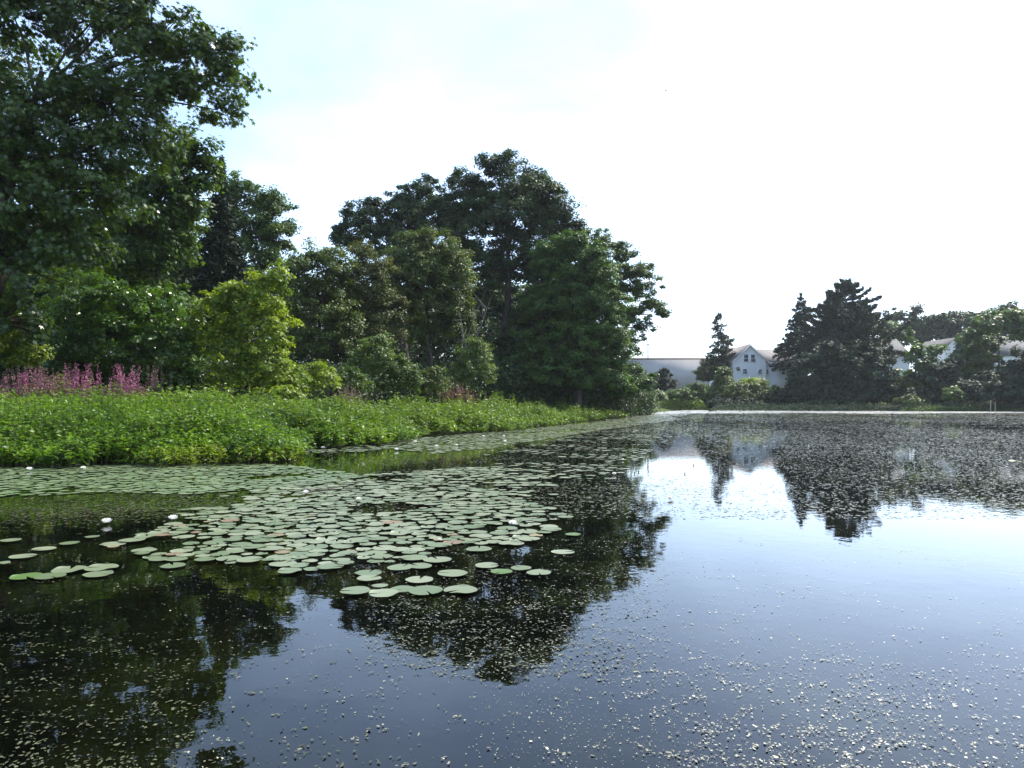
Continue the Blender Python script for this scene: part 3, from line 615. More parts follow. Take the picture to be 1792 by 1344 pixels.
# utility pole and wires
D = 165.; base = np.array([X_(1134, D), D, 3.]); h = thing('utility_pole', base, 'thin wooden utility pole rising behind the flat grey building', 'pole')
mb = MB(); mb.path([(base[0], D, 2.8), (base[0], D, Z_(597, D))], [.17, .13], 8); mb.build('pole', M['bark'], h, base=base)
mb = MB(); mb.box(base[0] - 1.2, base[0] + 1.2, D - .32, D - .2, Z_(604, D), Z_(603, D)); mb.build('crossarm', M['bark'], h, base=base)
for k, (za, zb_, dy, lb) in enumerate([(613, 614, 0, 'upper thin power line beside the utility pole'), (620, 621.5, .3, 'lower thin power line beside the utility pole')]):
    mb = MB(); n = 14; t = np.linspace(0, 1, n); xa, xb = X_(1090, D), X_(1300, D)
    mb.path(np.column_stack([xa + (xb - xa) * t, np.full(n, D + dy - .4), Z_(za, D) + (Z_(zb_, D) - Z_(za, D)) * t - 1.2 * np.sin(t * math.pi) * .5]), np.full(n, .03), 4)
    o = mb.build('power_line', M['dark']); tag(o, lb, 'cable', 'power lines by the utility pole')
def simple_house(name, label, D, x0p, x1p, eave, ridge, depth, wallm, roofm, wins, side='front', zg=2.4):
    """front=gable faces the pond, side=ridge runs left to right"""
    base = np.array([X_((x0p + x1p) / 2, D), D, zg]); h = thing(name, base, label, 'house'); x0, x1 = X_(x0p, D), X_(x1p, D); ze, zr = Z_(eave, D), Z_(ridge, D); xm = (x0 + x1) / 2
    mb = MB(); rf = MB(); ov = .3
    if side == 'front':
        V = [(x0, D, zg), (x1, D, zg), (x1, D, ze), (xm, D, zr), (x0, D, ze)]; V += [(a, D + depth, c) for a, _, c in V]
        mb.add(V, [(0, 1, 2, 3, 4), (9, 8, 7, 6, 5)]); mb.add(V, [(0, 4, 9, 5), (1, 6, 7, 2)])
        quad_roof(rf, (x0 - ov, D - ov, ze - .2), (xm, D - ov, zr), (xm, D + depth + ov, zr), (x0 - ov, D + depth + ov, ze - .2))
        quad_roof(rf, (xm + .001, D - ov, zr), (x1 + ov, D - ov, ze - .2), (x1 + ov, D + depth + ov, ze - .2), (xm + .001, D + depth + ov, zr))
    else:
        ym = D + depth / 2; V = [(x0, D, zg), (x0, D + depth, zg), (x0, D + depth, ze), (x0, ym, zr), (x0, D, ze)]; V += [(x1, b, c) for _, b, c in V]
        mb.add(V, [(4, 3, 2, 1, 0), (5, 6, 7, 8, 9)]); mb.add(V, [(0, 5, 9, 4), (1, 2, 7, 6)])
        quad_roof(rf, (x0 - ov, D - ov, ze - .15), (x1 + ov, D - ov, ze - .15), (x1 + ov, ym, zr), (x0 - ov, ym, zr))
        quad_roof(rf, (x0 - ov, ym + .001, zr), (x1 + ov, ym + .001, zr), (x1 + ov, D + depth + ov, ze - .15), (x0 - ov, D + depth + ov, ze - .15))
    mb.build('wall', M[wallm], h, base=base); rf.build('roof', M[roofm], h, base=base)
    for a, b, c, d_ in wins: window(h, X_(a, D), X_(b, D), Z_(c, D), Z_(d_, D), D, base)
simple_house('white_house', 'white house with pale grey roof partly hidden right of the big pine', 128, 1538, 1592, 622, 590, 10, 'clap', 'palegreyroof', [(1581, 1585, 632, 622), (1560, 1565, 640, 630)], 'side')
simple_house('white_house', 'narrow white house between the trees with one small window', 130, 1652, 1688, 612, 592, 9, 'clap', 'palegreyroof', [(1673, 1677, 611, 602), (1660, 1665, 640, 630)])
simple_house('small_shed', 'low tan shed with brown roof low down among the shore trees', 118, 1688, 1732, 652, 640, 6, 'tan', 'cap', [(1700, 1704, 664, 657)], 'side')
simple_house('grey_house', 'grey roofed house at the right edge behind the trees', 132, 1735, 1830, 622, 586, 11, 'clap', 'palegreyroof', [(1770, 1775, 640, 630), (1785, 1790, 640, 630)], 'side')

# ------------------------------------------------------------------ far shore: trees
tree('dome_bush', 'small dark dome-shaped evergreen in front of the flat grey building', 'evergreen', 122, 1161, [(1160, 668, 15, 18), (1162, 655, 8, 10), (1168, 678, 14, 12), (1152, 677, 12, 12)], 'spruce', 81, leaf=.3, spacing=.7, cr=.5, per=70, trunk=.15)
conifer('thin_conifer', 'thin see-through conifer left of the white gabled house', 128, 1257, 545, 655, 38, 82, mat='pine', levels=18, gap=.12, dens=.9, spray=.19, droop=.15, irregular=.25, up=.1, profile=lambda f: .08 + f ** .75)
conifer('dark_conifer', 'dark conifer at the left of the big pine group', 122, 1402, 513, 640, 52, 83, mat='spruce', levels=26, spray=.2, droop=.1, irregular=.2, profile=lambda f: .04 + f ** .95, dens=1.3, gap=.1)
conifer('white_pine', 'tallest broad dark pine on the far shore', 114, 1480, 491, 640, 96, 84, mat='pine', levels=24, spray=.2, droop=-.02, irregular=.18, up=.28, profile=lambda f: .10 + f ** .8, trunk=.35, dens=2.6, gap=.0)
far_trees = [
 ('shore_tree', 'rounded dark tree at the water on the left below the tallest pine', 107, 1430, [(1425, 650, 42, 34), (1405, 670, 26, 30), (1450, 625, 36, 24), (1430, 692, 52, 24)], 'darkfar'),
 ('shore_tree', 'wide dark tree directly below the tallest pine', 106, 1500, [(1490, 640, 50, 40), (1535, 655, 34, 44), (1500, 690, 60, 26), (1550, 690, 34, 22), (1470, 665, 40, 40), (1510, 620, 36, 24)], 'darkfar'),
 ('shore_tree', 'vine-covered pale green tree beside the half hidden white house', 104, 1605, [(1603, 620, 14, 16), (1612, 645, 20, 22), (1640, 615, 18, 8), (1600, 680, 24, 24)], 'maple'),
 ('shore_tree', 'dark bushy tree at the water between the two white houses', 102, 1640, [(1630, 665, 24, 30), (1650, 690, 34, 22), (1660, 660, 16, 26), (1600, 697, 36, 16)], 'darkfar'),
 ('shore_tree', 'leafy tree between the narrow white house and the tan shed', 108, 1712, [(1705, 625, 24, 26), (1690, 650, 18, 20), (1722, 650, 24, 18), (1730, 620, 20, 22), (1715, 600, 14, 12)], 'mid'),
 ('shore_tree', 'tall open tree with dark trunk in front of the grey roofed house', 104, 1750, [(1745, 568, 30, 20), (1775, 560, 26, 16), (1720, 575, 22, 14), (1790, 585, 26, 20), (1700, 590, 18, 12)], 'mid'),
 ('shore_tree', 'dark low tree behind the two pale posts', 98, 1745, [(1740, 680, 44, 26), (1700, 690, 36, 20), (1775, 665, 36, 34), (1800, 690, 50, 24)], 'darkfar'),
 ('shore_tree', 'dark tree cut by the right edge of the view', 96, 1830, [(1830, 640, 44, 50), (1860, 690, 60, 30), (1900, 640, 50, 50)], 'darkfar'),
 ('shore_tree', 'leafy tree covering the lower wall of the half hidden white house', 106, 1580, [(1570, 668, 20, 20), (1592, 690, 30, 20)], 'mid'),
 ('shore_tree', 'dark leafy tree right of the narrow white house window', 110, 1695, [(1692, 600, 16, 18), (1700, 615, 20, 20), (1664, 640, 18, 16), (1740, 600, 20, 16)], 'oakfar'),
 ('shore_tree', 'light green tree above the half hidden white house roof', 140, 1560, [(1555, 580, 22, 16), (1575, 590, 22, 16)], 'mid'),
]
for k, (nm, lb, D, bp, lobes, mt) in enumerate(far_trees):
    tree(nm, lb, 'tree', D, bp, lobes, mt, 90 + k, leaf=.42, spacing=1.15, cr=.8, per=62, trunk=.22, group='trees along the far shore')
ridge = [('far dark tree behind the right edge of the tallest pine', 1570, [(1568, 561, 20, 18), (1560, 586, 24, 22)], 'oakfar'),
 ('far tree with rounded tuft on top left of the treeline', 1602, [(1601, 547, 11, 11), (1600, 568, 18, 14), (1605, 591, 26, 24)], 'oakfar'),
 ('far smooth-topped tree in the left of the treeline', 1640, [(1635, 566, 26, 18), (1640, 591, 34, 26)], 'oakfar'),
 ('far broad tree in the middle of the treeline', 1680, [(1678, 566, 28, 18), (1680, 591, 34, 26)], 'oakfar'),
 ('far tree right of the treeline middle', 1720, [(1715, 566, 26, 18), (1725, 591, 30, 26)], 'oakfar'),
 ('far taller tree near the right end of the treeline', 1765, [(1765, 554, 30, 20), (1760, 586, 36, 28)], 'oakfar'),
 ('far tree at the right end of the treeline', 1815, [(1805, 556, 34, 22), (1820, 586, 40, 32)], 'oakfar'),
 ('far tree beyond the right end of the treeline', 1890, [(1880, 561, 44, 26), (1890, 600, 50, 30)], 'oakfar')]
for k, (lb, bp, lobes, mt) in enumerate(ridge):
    tree('ridge_tree', lb, 'tree', 172, bp, lobes, mt, 110 + k, leaf=.65, spacing=1.7, cr=1.2, per=60, trunk=.3, group='trees of the far treeline')
conifer('ridge_conifer', 'tiny conifer tip poking above the far treeline', 176, 1662, 544, 590, 8, 120, mat='pine', levels=8, spray=.4)
shr = [(1105, 690, 30, 14, 100, 'maple', 'light shrub at the near end of the inlet bank'), (1190, 692, 26, 10, 112, 'mid', 'low rounded shrub in front of the flat grey building'), (1217, 684, 18, 12, 114, 'mid', 'small shrub below the thin conifer'),
 (1240, 652, 18, 22, 126, 'rust', 'brownish bush at the foot of the thin conifer'), (1245, 692, 24, 14, 116, 'silver', 'greyish shrub at the end of the inlet'), (1266, 668, 16, 24, 116, 'olive', 'tall vine-covered shrub left of the white gabled house'),
 (1290, 690, 34, 20, 113, 'olive', 'wide yellowish shrub below the white gabled house'), (1318, 680, 26, 18, 114, 'lime', 'sunlit yellow-green shrub under the lower windows of the white house'), (1350, 692, 26, 16, 112, 'mid', 'round green shrub left of the dark tree mass'),
 (1375, 696, 26, 12, 110, 'darkfar', 'dark low shrub touching the dark tree mass'), (1145, 694, 22, 8, 108, 'silver', 'flat pale shrub beside the bank point'), (1590, 702, 22, 8, 98, 'mid', 'low light shrub at the water right of the pines'), (1668, 690, 14, 12, 97, 'silver', 'pale small shrub at the water below the narrow white house'),
 (1282, 705, 50, 8, 112, 'darkfar', 'dark hanging shrub at the waterline below the white house')]
for k, (px, py, rx, ry, D, mt, lb) in enumerate(shr):
    tree('shore_shrub', lb, 'shrub', D, px, [(px, py, rx, ry), (px - rx * .5, py + ry * .4, rx * .6, ry * .6), (px + rx * .5, py + ry * .4, rx * .6, ry * .6), (px + rx * .2, py - ry * .5, rx * .45, ry * .5)],
         mt, 130 + k, leaf=.3, asp=.6, spacing=.75, cr=.5, per=50, trunk=.06, group='shrubs along the far shore')
for k, (px, t_, lb) in enumerate([(1733.5, 702.5, 'left one of two pale wooden posts at the far right shore'), (1741.5, 703.5, 'right one of two pale wooden posts at the far right shore')]):
    x, y = X_(px, 93), 93; mb = MB(); z1 = Z_(t_, 93)
    mb.path([(x, y, -.4), (x, y, z1 - .04), (x, y, z1)], [.055, .055, .03], 8); o = mb.build('wooden_post', M['wood']); tag(o, lb, 'post', 'two pale posts')

# ------------------------------------------------------------------ floating pads
rng = np.random.default_rng(7)
def pad_mesh(seed, mat):
    g = np.random.default_rng(seed); n = 30; gap = g.uniform(.05, .16); th = np.linspace(gap, 2 * math.pi - gap, n)
    wob = 1 + .03 * np.sin(2 * th + g.uniform(0, 6)) + .018 * np.sin(5 * th + g.uniform(0, 6)); e = 1.0
    V = [(0.08, 0, 0)]; kk = int(g.integers(1, 3)); curl = .08 if seed % 3 == 0 else .03
    for r, z in ((.55, .004), (.9, .002), (1.0, .0 + .02 * g.random())):
        for t, q in zip(th, wob): V.append((r * q * math.cos(t), r * q * math.sin(t), z + (curl * max(0, math.sin(t * kk + seed)) ** 3 if r == 1.0 else 0)))
    F3 = [(0, 1 + i, 2 + i) for i in range(n - 1)]; F4 = []
    for k in range(2):
        for i in range(n - 1): a = 1 + k * n + i; F4.append((a, a + n, a + n + 1, a + 1))
    mb = MB(); mb.add(V, F3, 0); mb.add(V, F4, 0); return mb
def px_poly(pts): return np.array([onwater(a, b) for a, b in pts])
BED_A = px_poly([(70, 948), (190, 915), (330, 880), (430, 858), (560, 838), (800, 820), (960, 812), (1090, 835), (1095, 862), (1050, 905), (950, 935), (905, 958), (770, 985), (640, 985), (540, 1000), (430, 985), (290, 990), (225, 965), (150, 958)])
HOLE = [px_poly([(250, 870), (350, 868), (430, 872), (430, 885), (330, 892), (230, 900)]), px_poly([(620, 885), (700, 880), (760, 888), (690, 900), (600, 900)])]
BED_B = px_poly([(-120, 835), (-60, 822), (60, 818), (150, 814), (300, 812), (470, 813), (560, 822), (640, 834), (560, 848), (430, 858), (330, 866), (180, 862), (60, 868), (-120, 872)])
BED_C = px_poly([(505, 792), (600, 783), (720, 768), (900, 753), (1060, 737), (1160, 724), (1190, 734), (1060, 752), (960, 768), (860, 785), (760, 794), (690, 786), (600, 793)])
BED_D = px_poly([(620, 838), (840, 800), (960, 770), (1100, 750), (1180, 760), (1110, 812), (1090, 845), (900, 830)])
def dart(poly, n, rmin, rmax, sep, seed, existing, noise=None, hole=()):
    g = np.random.default_rng(seed); lo, hi = poly.min(0), poly.max(0); cell = rmax * 2; grid = {}
    for x, y, r in existing: grid.setdefault((int(x // cell), int(y // cell)), []).append((x, y, r))
    res = []; Q = g.uniform(lo, hi, (n, 2)); ok = inside(Q, poly)
    for h_ in hole: ok &= ~inside(Q, h_)
    if noise is not None: ok &= wave(Q, noise[0], noise[1]) + g.normal(0, .25, n) > noise[2]
    RR = g.uniform(rmin, rmax, n) * np.where(g.random(n) < .12, .6, 1)
    for (x, y), r in zip(Q[ok], RR[ok]):
        cx, cy = int(x // cell), int(y // cell); bad = False
        for a in (-1, 0, 1):
            for b in (-1, 0, 1):
                for x2, y2, r2 in grid.get((cx + a, cy + b), ()):
                    if (x - x2) ** 2 + (y - y2) ** 2 < (sep * (r + r2)) ** 2: bad = True; break
                if bad: break
            if bad: break
        if not bad: grid.setdefault((cx, cy), []).append((x, y, r)); res.append((x, y, r))
    return res
solo = [  # px, py, width px, material, label
 (88, 1012, 50, 'pad', 'lily pad nearest the camera in the small left cluster of five'),
 (46, 1010, 50, 'padgreen', 'dull olive half-sunk lily pad in the small left cluster'),
 (122, 999, 56, 'pad', 'large lily pad in the middle of the small left cluster'),
 (178, 996, 54, 'pad', 'lily pad furthest right at the back of the small left cluster'),
 (171, 1007, 50, 'pad', 'notched lily pad tucked in front of the right one of the small left cluster'),
 (40, 975, 42, 'pad', 'single lily pad floating alone above the small left cluster'),
 (77, 963, 38, 'pad', 'single thin lily pad nearest the left tip of the main bed'),
 (18, 948, 32, 'pad', 'single yellowish lily pad near the left edge of the photo'), (3, 987, 26, 'pad', 'lily pad cut by the left edge of the photo'),
 (622, 1038, 54, 'pad', 'leftmost lily pad of the front row of touching pads'), (672, 1041, 54, 'pad', 'second from the left lily pad of the front row, nearest of all'),
 (706, 1033, 46, 'pad', 'greyish lily pad at the back of the front row'), (745, 1036, 62, 'pad', 'wide lily pad in the middle of the front row'), (806, 1036, 58, 'pad', 'rightmost lily pad of the front row with notch to the right'),
 (734, 1017, 50, 'pad', 'lily pad with a deep front notch just behind the front row'), (644, 1006, 46, 'pad', 'back one of two stacked-looking lily pads behind the left of the front row'),
 (646, 1016, 42, 'pad', 'front one of two stacked-looking lily pads behind the left of the front row'), (665, 1027, 28, 'pad', 'small lily pad just above the front row'),
 (700, 997, 44, 'pad', 'left of two joined lily pads with a yellow leaf on them'), (733, 993, 46, 'pad', 'right of two joined lily pads with a yellow leaf on them'),
 (792, 1006, 54, 'pad', 'oval lily pad alone behind the right of the front row'), (852, 992, 42, 'pad', 'left of the right-hand group of four lily pads'),
 (878, 1003, 38, 'padgreen', 'mottled yellowish lily pad in the right-hand group of four'), (912, 997, 37, 'pad', 'greyish lily pad in the right-hand group of four'),
 (943, 1006, 43, 'pad', 'rightmost lily pad of the right-hand group of four'), (578, 995, 46, 'pad', 'lily pad below the middle front edge of the main bed'), (572, 987, 30, 'pad', 'small lily pad touching the one at the middle front edge'),
 (507, 1002, 42, 'pad', 'lily pad at the front edge with two others behind it'), (495, 989, 46, 'pad', 'lily pad second from the front at the left centre of the bed'),
 (303, 992, 42, 'pad', 'frontmost lily pad on the left side of the main bed'), (308, 981, 38, 'pad', 'lily pad just behind the frontmost left pad of the main bed'),
 (724, 978, 48, 'pad', 'round lily pad alone at the front edge of the main bed'), (895, 953, 44, 'pad', 'lily pad standing clear at the right front of the main bed'),
 (838, 964, 45, 'pad', 'lily pad at the right front corner of the main bed'), (1003, 937, 28, 'padgreen', 'small yellow-green lily pad alone in dark water right of the bed'),
 (985, 968, 40, 'pad', 'pale flat leaf on dark water right of the bed'), (1775, 808, 18, 'padlime', 'bright lime green pad near the right edge of the photo')]
placed = []
protos = {}
for mt in ('pad', 'padgreen', 'padlime', 'padbrown'):
    protos[mt] = [pad_mesh(200 + k, mt) for k in range({'pad': 10, 'padbrown': 3}.get(mt, 2))]
pm = {}
def make_pad(x, y, r, mt, label, group, k, rot, z):
    key = (mt, k)
    if key not in pm:
        o = protos[mt][k].build('lily_pad', M[mt], smooth=True); pm[key] = o
    else:
        o = pm[key].copy(); COL.objects.link(o)
        for q in list(o.keys()): del o[q]
    o.location = (x, y, z); o.scale = (r, r, r); o.rotation_euler = (rng.normal(0, .006), rng.normal(0, .006), rot)
    tag(o, label, 'lily pad', group); return o
for px, py, wd, mt, lb in solo:
    x, y = onwater(px, py); r = wd / 2 * y / FPX; placed.append((x, y, r))
    make_pad(x, y, r, mt, lb, 'lily pads', int(rng.integers(len(protos[mt]))), rng.uniform(0, 6.28), .007 + .012 * rng.random())
bedA = dart(BED_A, 34000, .058, .106, .80, 301, placed, None, HOLE)
g_ = np.random.default_rng(9)
aa = np.array(bedA)
dens = wave(aa[:, :2], 1.3, 44) * .5 + wave(aa[:, :2], 4.0, 45) * .45 + g_.normal(0, .15, len(aa))
keep = (dens > -.34 + .25 * (aa[:, 0] < -3.4) + .35 * np.clip((aa[:, 1] - 9.3) / 4, 0, 1) + .45 * np.clip((aa[:, 0] / aa[:, 1] * FPX + 896 - 900) / 120, 0, 1))
bedA = [tuple(a) for a in aa[keep]]
bedA.sort(key=lambda p: p[1])
NOBJ = 300 - len(solo)
rows_ = np.array([b[1] for b in bedA[:NOBJ]]); q1, q2 = np.quantile(rows_, [.34, .67])
for x, y, r in bedA[:NOBJ]:
    pxx = x / y * FPX + 896; br = rng.random() < .07
    band = 'along the front edge' if y < q1 else ('in the middle rows' if y < q2 else 'in the back rows')
    part = 'at the left tip' if pxx < 330 else ('left of the centre' if pxx < 520 else ('at the centre' if pxx < 700 else 'on the right side'))
    szw = 'small' if r < .075 else 'large'
    lb = '%s %s lily pad %s of the dense bed, %s' % (szw, 'browned' if br else 'green', band.replace('along', 'on'), part.replace('at the left tip', 'left tip').replace('at the ', '').replace('on the ', '').replace('left of the centre', 'left of centre'))
    make_pad(x, y, r, 'padbrown' if br else 'pad', lb, 'pads ' + band + ' ' + part + ' of the dense bed' + (' with brown stains' if br else '') + ', ' + szw, int(rng.integers(3 if br else 10)), rng.uniform(0, 6.28), .006 + .016 * rng.random())
def pad_sheet(name, label, rest, mat):
    mb = MB(); th = np.linspace(.12, 2 * math.pi - .12, 11)
    arr = np.array(rest); n = len(arr); rot = rng.uniform(0, 6.28, n)
    tmpl = np.column_stack([np.r_[.08, np.cos(th)], np.r_[0, np.sin(th)]])
    co, si = np.cos(rot)[:, None], np.sin(rot)[:, None]
    VX = arr[:, 0:1] + arr[:, 2:3] * (tmpl[:, 0] * co - tmpl[:, 1] * si); VY = arr[:, 1:2] + arr[:, 2:3] * (tmpl[:, 0] * si + tmpl[:, 1] * co)
    sl = rng.normal(0, .012, (n, 2)); VZ = (.007 + .014 * rng.random(n))[:, None] + (VX - arr[:, 0:1]) * sl[:, :1] + (VY - arr[:, 1:2]) * sl[:, 1:]
    F = np.arange(12)[None] + (np.arange(n) * 12)[:, None]
    mb.add(np.stack([VX, VY, VZ], 2).reshape(-1, 3), F, rng.random(n))
    tag(mb.build(name, M[mat]), label, 'lily pads', kind='stuff')
pad_sheet('distant_lily_pads', 'lily pads covering the water beyond the near half of the bed', bedA[NOBJ:] + dart(BED_D, 9000, .06, .10, 1.15, 304, placed + bedA, (1.4, 46, .2)), 'pad')
pad_sheet('bankside_lily_pads', 'dull green lily pads lying below the green bank on the left', dart(BED_B, 26000, .05, .095, .80, 302, placed, (1.6, 48, -.45)), 'padfar')
pad_sheet('marsh_edge_lily_pads', 'pale lily pads along the edge of the far bank plants', dart(BED_C, 60000, .06, .11, .72, 303, placed, (1.0, 49, -.8)), 'pad')

# floating bits of weed and leaf
def bits(name, label, Q, size, seed, tilt, tintc=.5, mat='bits'):
    g = np.random.default_rng(seed); n = len(Q); size = np.broadcast_to(size, (n,)) * g.uniform(.5, 1.4, n)
    k = 5; a = np.sort(g.uniform(0, 6.28, (n, k)), 1); rr = g.uniform(.6, 1.1, (n, k)); ro = g.uniform(0, 3.14, n); asp = g.uniform(.35, .9, n)
    ux, uy = np.cos(a) * rr, np.sin(a) * rr * asp[:, None]; c, s_ = np.cos(ro)[:, None], np.sin(ro)[:, None]
    dx = (ux * c - uy * s_) * size[:, None] * .5; dy = (ux * s_ + uy * c) * size[:, None] * .5
    sl = g.normal(0, tilt, (n, 2)); dz = dx * sl[:, :1] + dy * sl[:, 1:]; dz = dz - dz.min(1, keepdims=True) + .002 + .004 * g.random((n, 1))
    V = np.stack([Q[:, :1] + dx, Q[:, 1:] + dy, dz], 2).reshape(-1, 3)
    mb = MB(); mb.add(V, np.arange(k)[None] + (np.arange(n) * k)[:, None], np.clip(g.normal(tintc, .3, n), 0, 1))
    return tag(mb.build(name, M[mat]), label, 'floating debris', kind='stuff')
g = np.random.default_rng(17)
def rand_water(n, D0, D1, p0=-80, p1=1880, power=1.0):
    """samples with screen-even rows: D from 1/uniform"""
    inv = g.uniform(1 / D1, 1 / D0, n); D = 1 / inv; px = g.uniform(p0, p1, n); return np.column_stack([(px - 896) / FPX * D, D])
# middle and far cover on the right half
Dn = 260000
Dd = np.exp(g.uniform(math.log(7.5), math.log(117), Dn)); px = g.uniform(560, 1880, Dn); Q = np.column_stack([(px - 896) / FPX * Dd, Dd])
Q = Q[inside(Q, POND)]; Dd = Q[:, 1]; px = Q[:, 0] / Dd * FPX + 896
row = HZ + FPX * CH / Dd
cov = np.interp(row, [714, 720, 724, 740, 780, 830, 880, 910, 1000], [1, 1, .6, .5, .5, .45, .4, .16, .07]); cov = cov * np.interp(px, [560, 900, 1060, 1150], [.25, .4, .8, 1])
cov = cov * np.clip(.85 + .55 * wave(Q * [1, .35], .35, 61) + .3 * wave(Q, 1.3, 62), .1, 1.6)
clear = (px > 1120) & (px < 1235) & (row > 796) & (row < 830); cov = np.where(clear, cov * .25, cov)
cov = np.where(row < 724, np.maximum(cov, .9), cov); Q = Q[g.random(len(Q)) < cov]
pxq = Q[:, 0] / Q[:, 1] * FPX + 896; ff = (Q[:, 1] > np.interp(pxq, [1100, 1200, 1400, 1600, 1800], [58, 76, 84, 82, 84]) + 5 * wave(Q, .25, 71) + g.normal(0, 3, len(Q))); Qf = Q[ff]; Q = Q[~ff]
bits('floating_weed', 'dense floating weed and leaf bits over the middle pond', Q, np.maximum(.055, Q[:, 1] * .0044), 401, .012, .55)
bits('far_glare_weed', 'sheet of floating weed along the far shore, whitened with painted glare', Qf, Qf[:, 1] * .0095, 406, .002, .8, 'glareweed')  # far weed cover with the white glare line put into its colour
# clustered near bits
def clusters(n, D0, D1, p0, p1, per, spread, seed):
    C = rand_water(n, D0, D1, p0, p1); cnt = g.poisson(per, n) + 1; idx = np.repeat(np.arange(n), cnt)
    ang = g.normal(.0, .5, n)[idx]; t = g.normal(0, 1, len(idx)) * spread * (.4 + g.random(n)[idx] * 1.4) ; s_ = g.normal(0, .14, len(idx)) * spread
    return C[idx] + np.column_stack([t * np.cos(ang) - s_ * np.sin(ang), t * np.sin(ang) + s_ * np.cos(ang)])
Q = np.concatenate([clusters(150, 2.3, 6.5, 1080, 1850, 10, .11, 1), rand_water(420, 2.3, 8, 900, 1850), clusters(150, 2.2, 3.4, 1150, 1850, 13, .09, 1)])
bits('floating_leaf_bits', 'curled leaf bits with painted glints on the near right water', Q, .0145, 402, .13, .62, 'glintbits')
Q = rand_water(9000, 2.2, 7.5, 820, 1880); Q = Q[g.random(len(Q)) < np.clip(.45 + .5 * wave(Q * [1, 1.6], 2.2, 95), .05, 1)]
bits('fine_glitter_bits', 'fine pale specks painted as sun glitter on the near right water', Q, .0065, 408, .1, .8, 'glintbits')  # specks added for sun glitter, the glint is in their colour
Q = np.concatenate([clusters(60, 2.2, 4.4, 300, 1000, 6, .05, 1), rand_water(200, 2.2, 4.5, 280, 1000)])
bits('scattered_leaf_bits', 'sparse leaf bits on the blue water at bottom centre', Q, .014, 403, .2, .35, 'glintbits')
Q = np.concatenate([clusters(300, 2.2, 7, -80, 620, 8, .09, 1), rand_water(1300, 2.2, 9, -80, 640), clusters(400, 3.2, 6.5, 620, 1130, 8, .09, 1), rand_water(1700, 3.3, 8, 640, 1170)])
pxq = Q[:, 0] / Q[:, 1] * FPX + 896; Q = Q[~((pxq > 330) & (pxq < 640) & (Q[:, 1] < 4.4) & (g.random(len(Q)) < .7))]
pxq = Q[:, 0] / Q[:, 1] * FPX + 896; lft = pxq < 600
bits('dark_water_bits', 'small dull weed bits in the dark reflections at the lower left', Q[lft], .019, 404, .1, .55, 'darkbits')
bits('reflection_bits', 'small grey weed bits in the oak reflection at centre', Q[~lft], .020, 407, .1, .3)
# submerged-looking red-brown weed near the left pad bed
Q = rand_water(9000, 6.6, 11.5, -80, 470); Q = Q[(wave(Q, 1.0, 93) + g.normal(0, .35, len(Q)) - .9 * np.abs(Q[:, 1] - 8.4) / 1.6) > -.45]
bits('brown_weed', 'reddish brown weed just at the surface left of the main pad bed', Q, .05, 405, .03, .35, 'darkbits')

# ------------------------------------------------------------------ white water lilies
def lily(x, y, r, label, seed, z=.02):
    g = np.random.default_rng(seed); base = np.array([x, y, z]); root = thing('water_lily', base, label, 'flower', 'white water lilies'); mb = MB()
    for ring, (n, ln, el) in enumerate([(8, 1.0, 22), (8, .92, 45), (7, .8, 64), (5, .6, 78)]):
        for k in range(n):
            a = 2 * math.pi * (k + .5 * ring + g.uniform(-.1, .1)) / n; e = R(el + g.uniform(-7, 7)); d = np.array([math.cos(a) * math.cos(e), math.sin(a) * math.cos(e), math.sin(e)]); s_ = np.array([-math.sin(a), math.cos(a), 0]); nn = np.cross(d, s_)
            L_ = r * ln; W = r * .27
            V = [base + d * L_ * u + s_ * W * v + nn * (-.10 * L_) * h for u, v, h in [(.05, -.3, 0), (.05, .3, 0), (.5, 1, 0), (.5, 0, 1.4), (.5, -1, 0), (.8, .7, -.6), (.8, 0, .4), (.8, -.7, -.6), (1, 0, -1.2)]]
            mb.add(V, [(0, 3, 4), (1, 2, 3), (0, 1, 3), (5, 8, 6), (7, 6, 8)], float(g.random())); mb.add(V, [(2, 5, 6, 3), (3, 6, 7, 4)], float(g.random()))
    mb.build('petals', M['petal'], root, base=base)
    c = MB(); n = 26; a = g.uniform(0, 6.28, n); rr = r * .22 * np.sqrt(g.random(n)); p0 = np.column_stack([x + rr * np.cos(a), y + rr * np.sin(a), np.full(n, z + .01)])
    c.segs(p0, p0 + np.column_stack([np.cos(a) * r * .12, np.sin(a) * r * .12, np.full(n, r * .4)]), r * .04, r * .03, 3); c.build('stamens', M['stamen'], root, base=base)
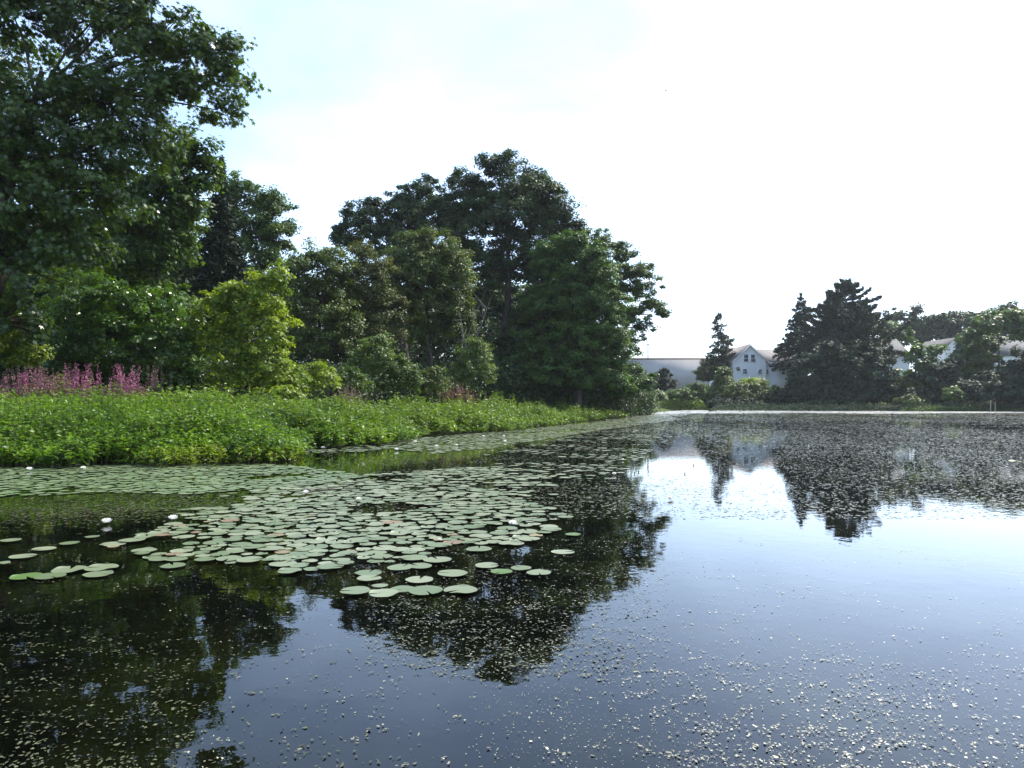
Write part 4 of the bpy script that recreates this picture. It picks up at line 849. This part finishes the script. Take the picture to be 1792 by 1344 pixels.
for k, (px, py, wd, lb) in enumerate([
 (187, 918, 21, 'open white water lily at the left tip of the main pad bed'), (303, 912, 20, 'open white water lily on the left half of the main pad bed'),
 (535, 865, 14, 'white water lily beside the dark twig in the upper bed'), (628, 877, 12, 'small white water lily right of the dark twig'),
 (898, 921, 20, 'half closed white water lily at the right of the main pad bed'), (52, 824, 13, 'white water lily nearest the left edge below the green bank'),
 (136, 817, 11, 'left one of a pair of white water lilies below the green bank'), (146, 822, 12, 'right one of a pair of white water lilies below the green bank'),
 (566, 786, 11, 'white water lily at the foot of the green bank corner'), (694, 789, 11, 'bright white water lily alone in open water by the bank'),
 (727, 775, 9, 'white water lily closest to the bank edge left of a row'), (764, 783, 9, 'white water lily at the lower left of the distant row'),
 (799, 781, 8, 'white water lily in the middle of the distant row'), (846, 765, 7, 'tiny white water lily by the bank in the distant row'),
 (884, 774, 8, 'lower of two white water lilies at the right of the distant row'), (882, 765, 7, 'upper of two white water lilies at the right of the distant row'),
 (1075, 832, 10, 'pale water lily at the right end of the pads'), (1173, 875, 14, 'low flat white water lily in the bright open water'), (1090, 806, 6, 'very small white water lily near the dark tree reflection'),
 (770, 949, 10, 'tiny white lily bud on the pads at the front centre of the bed')]):
    x, y = onwater(px, py); lily(x, y, wd / 2 * y / FPX * 1.0, lb, 500 + k)
for k, (px, py, lb) in enumerate([(1213, 815, 'dark bud standing in bright water left of the thin conifer reflection'), (1198, 830, 'small dark bud just below the bud by the conifer reflection'), (1110, 829, 'left of two dark buds at the edge of the oak reflection'), (1117, 827, 'right of two dark buds at the edge of the oak reflection')]):
    x, y = onwater(px, py); mb = MB(); r = .022
    r = .012
    zb0 = r * .5
    mb.path([(x, y, -.03), (x, y, zb0 * .6), (x + .004, y, zb0), (x + .006, y, zb0 + r), (x + .004, y, zb0 + 1.8 * r), (x, y, zb0 + 2.2 * r)], [.005, .005, r * .6, r, r * .75, r * .15], 9)
    o = mb.build('lily_bud', M['dark'], smooth=True); tag(o, lb, 'flower bud', 'dark buds above the water')
# dark twig
rng = np.random.default_rng(3); mb = MB()
pl = [onwater(a, b) for a, b in [(528, 872), (548, 866), (575, 861), (600, 858), (630, 860)]]
mb.path([(a, b, .035 + .02 * math.sin(k * 1.7)) for k, (a, b) in enumerate(pl)], [.007, .01, .011, .009, .004], 6)
for a, b in pl[1:]:
    for _ in range(3): mb.segs((a, b, .04), (a + rng.normal(0, .12), b + rng.normal(0, .2), .05 + .12 * rng.random()), .005, .002, 4)
tag(mb.build('floating_twig', M['bark']), 'dark branching twig lying across the lily pads beside a white lily', 'twig')
# bird
p = at(1165, 159, 45); root = thing('bird', p, 'tiny dark bird in the white sky', 'bird'); mb = MB()
mb.path([p + np.array([-.07, 0, 0]), p + np.array([-.04, 0, .005]), p, p + np.array([.05, 0, .01]), p + np.array([.075, 0, .01])], [.004, .02, .026, .018, .004], 8); mb.build('body', M['dark'], root, smooth=True, base=p)
for s_ in (-1, 1):
    mb = MB(); mb.add([p + np.array(v) for v in [(-.02, 0, .01), (.035, 0, .012), (.03, s_ * .09, .05), (-.03, s_ * .15, .03)]], [(0, 1, 2, 3)]); mb.add([p + np.array(v) for v in [(-.02, 0, .004), (.035, 0, .006), (.03, s_ * .09, .044), (-.03, s_ * .15, .026)]], [(3, 2, 1, 0)]); mb.build('wing', M['dark'], root, base=p)

# ------------------------------------------------------------------ haze in the air
def haze(dens):
    m = bpy.data.materials.new('haze'); m.use_nodes = True; t = m.node_tree; t.nodes.clear(); o = t.nodes.new('ShaderNodeOutputMaterial'); v = t.nodes.new('ShaderNodeVolumePrincipled')
    v.inputs['Color'].default_value = (.86, .92, 1, 1); v.inputs['Density'].default_value = dens; v.inputs['Anisotropy'].default_value = .3
    t.links.new(v.outputs[0], o.inputs['Volume']); mb = MB(); mb.box(-215, 215, -50, 345, -1.6, 34); b = mb.build('haze', m); tag(b, 'thin summer haze', 'haze', kind='stuff'); b.display_type = 'WIRE'
haze(.00018)
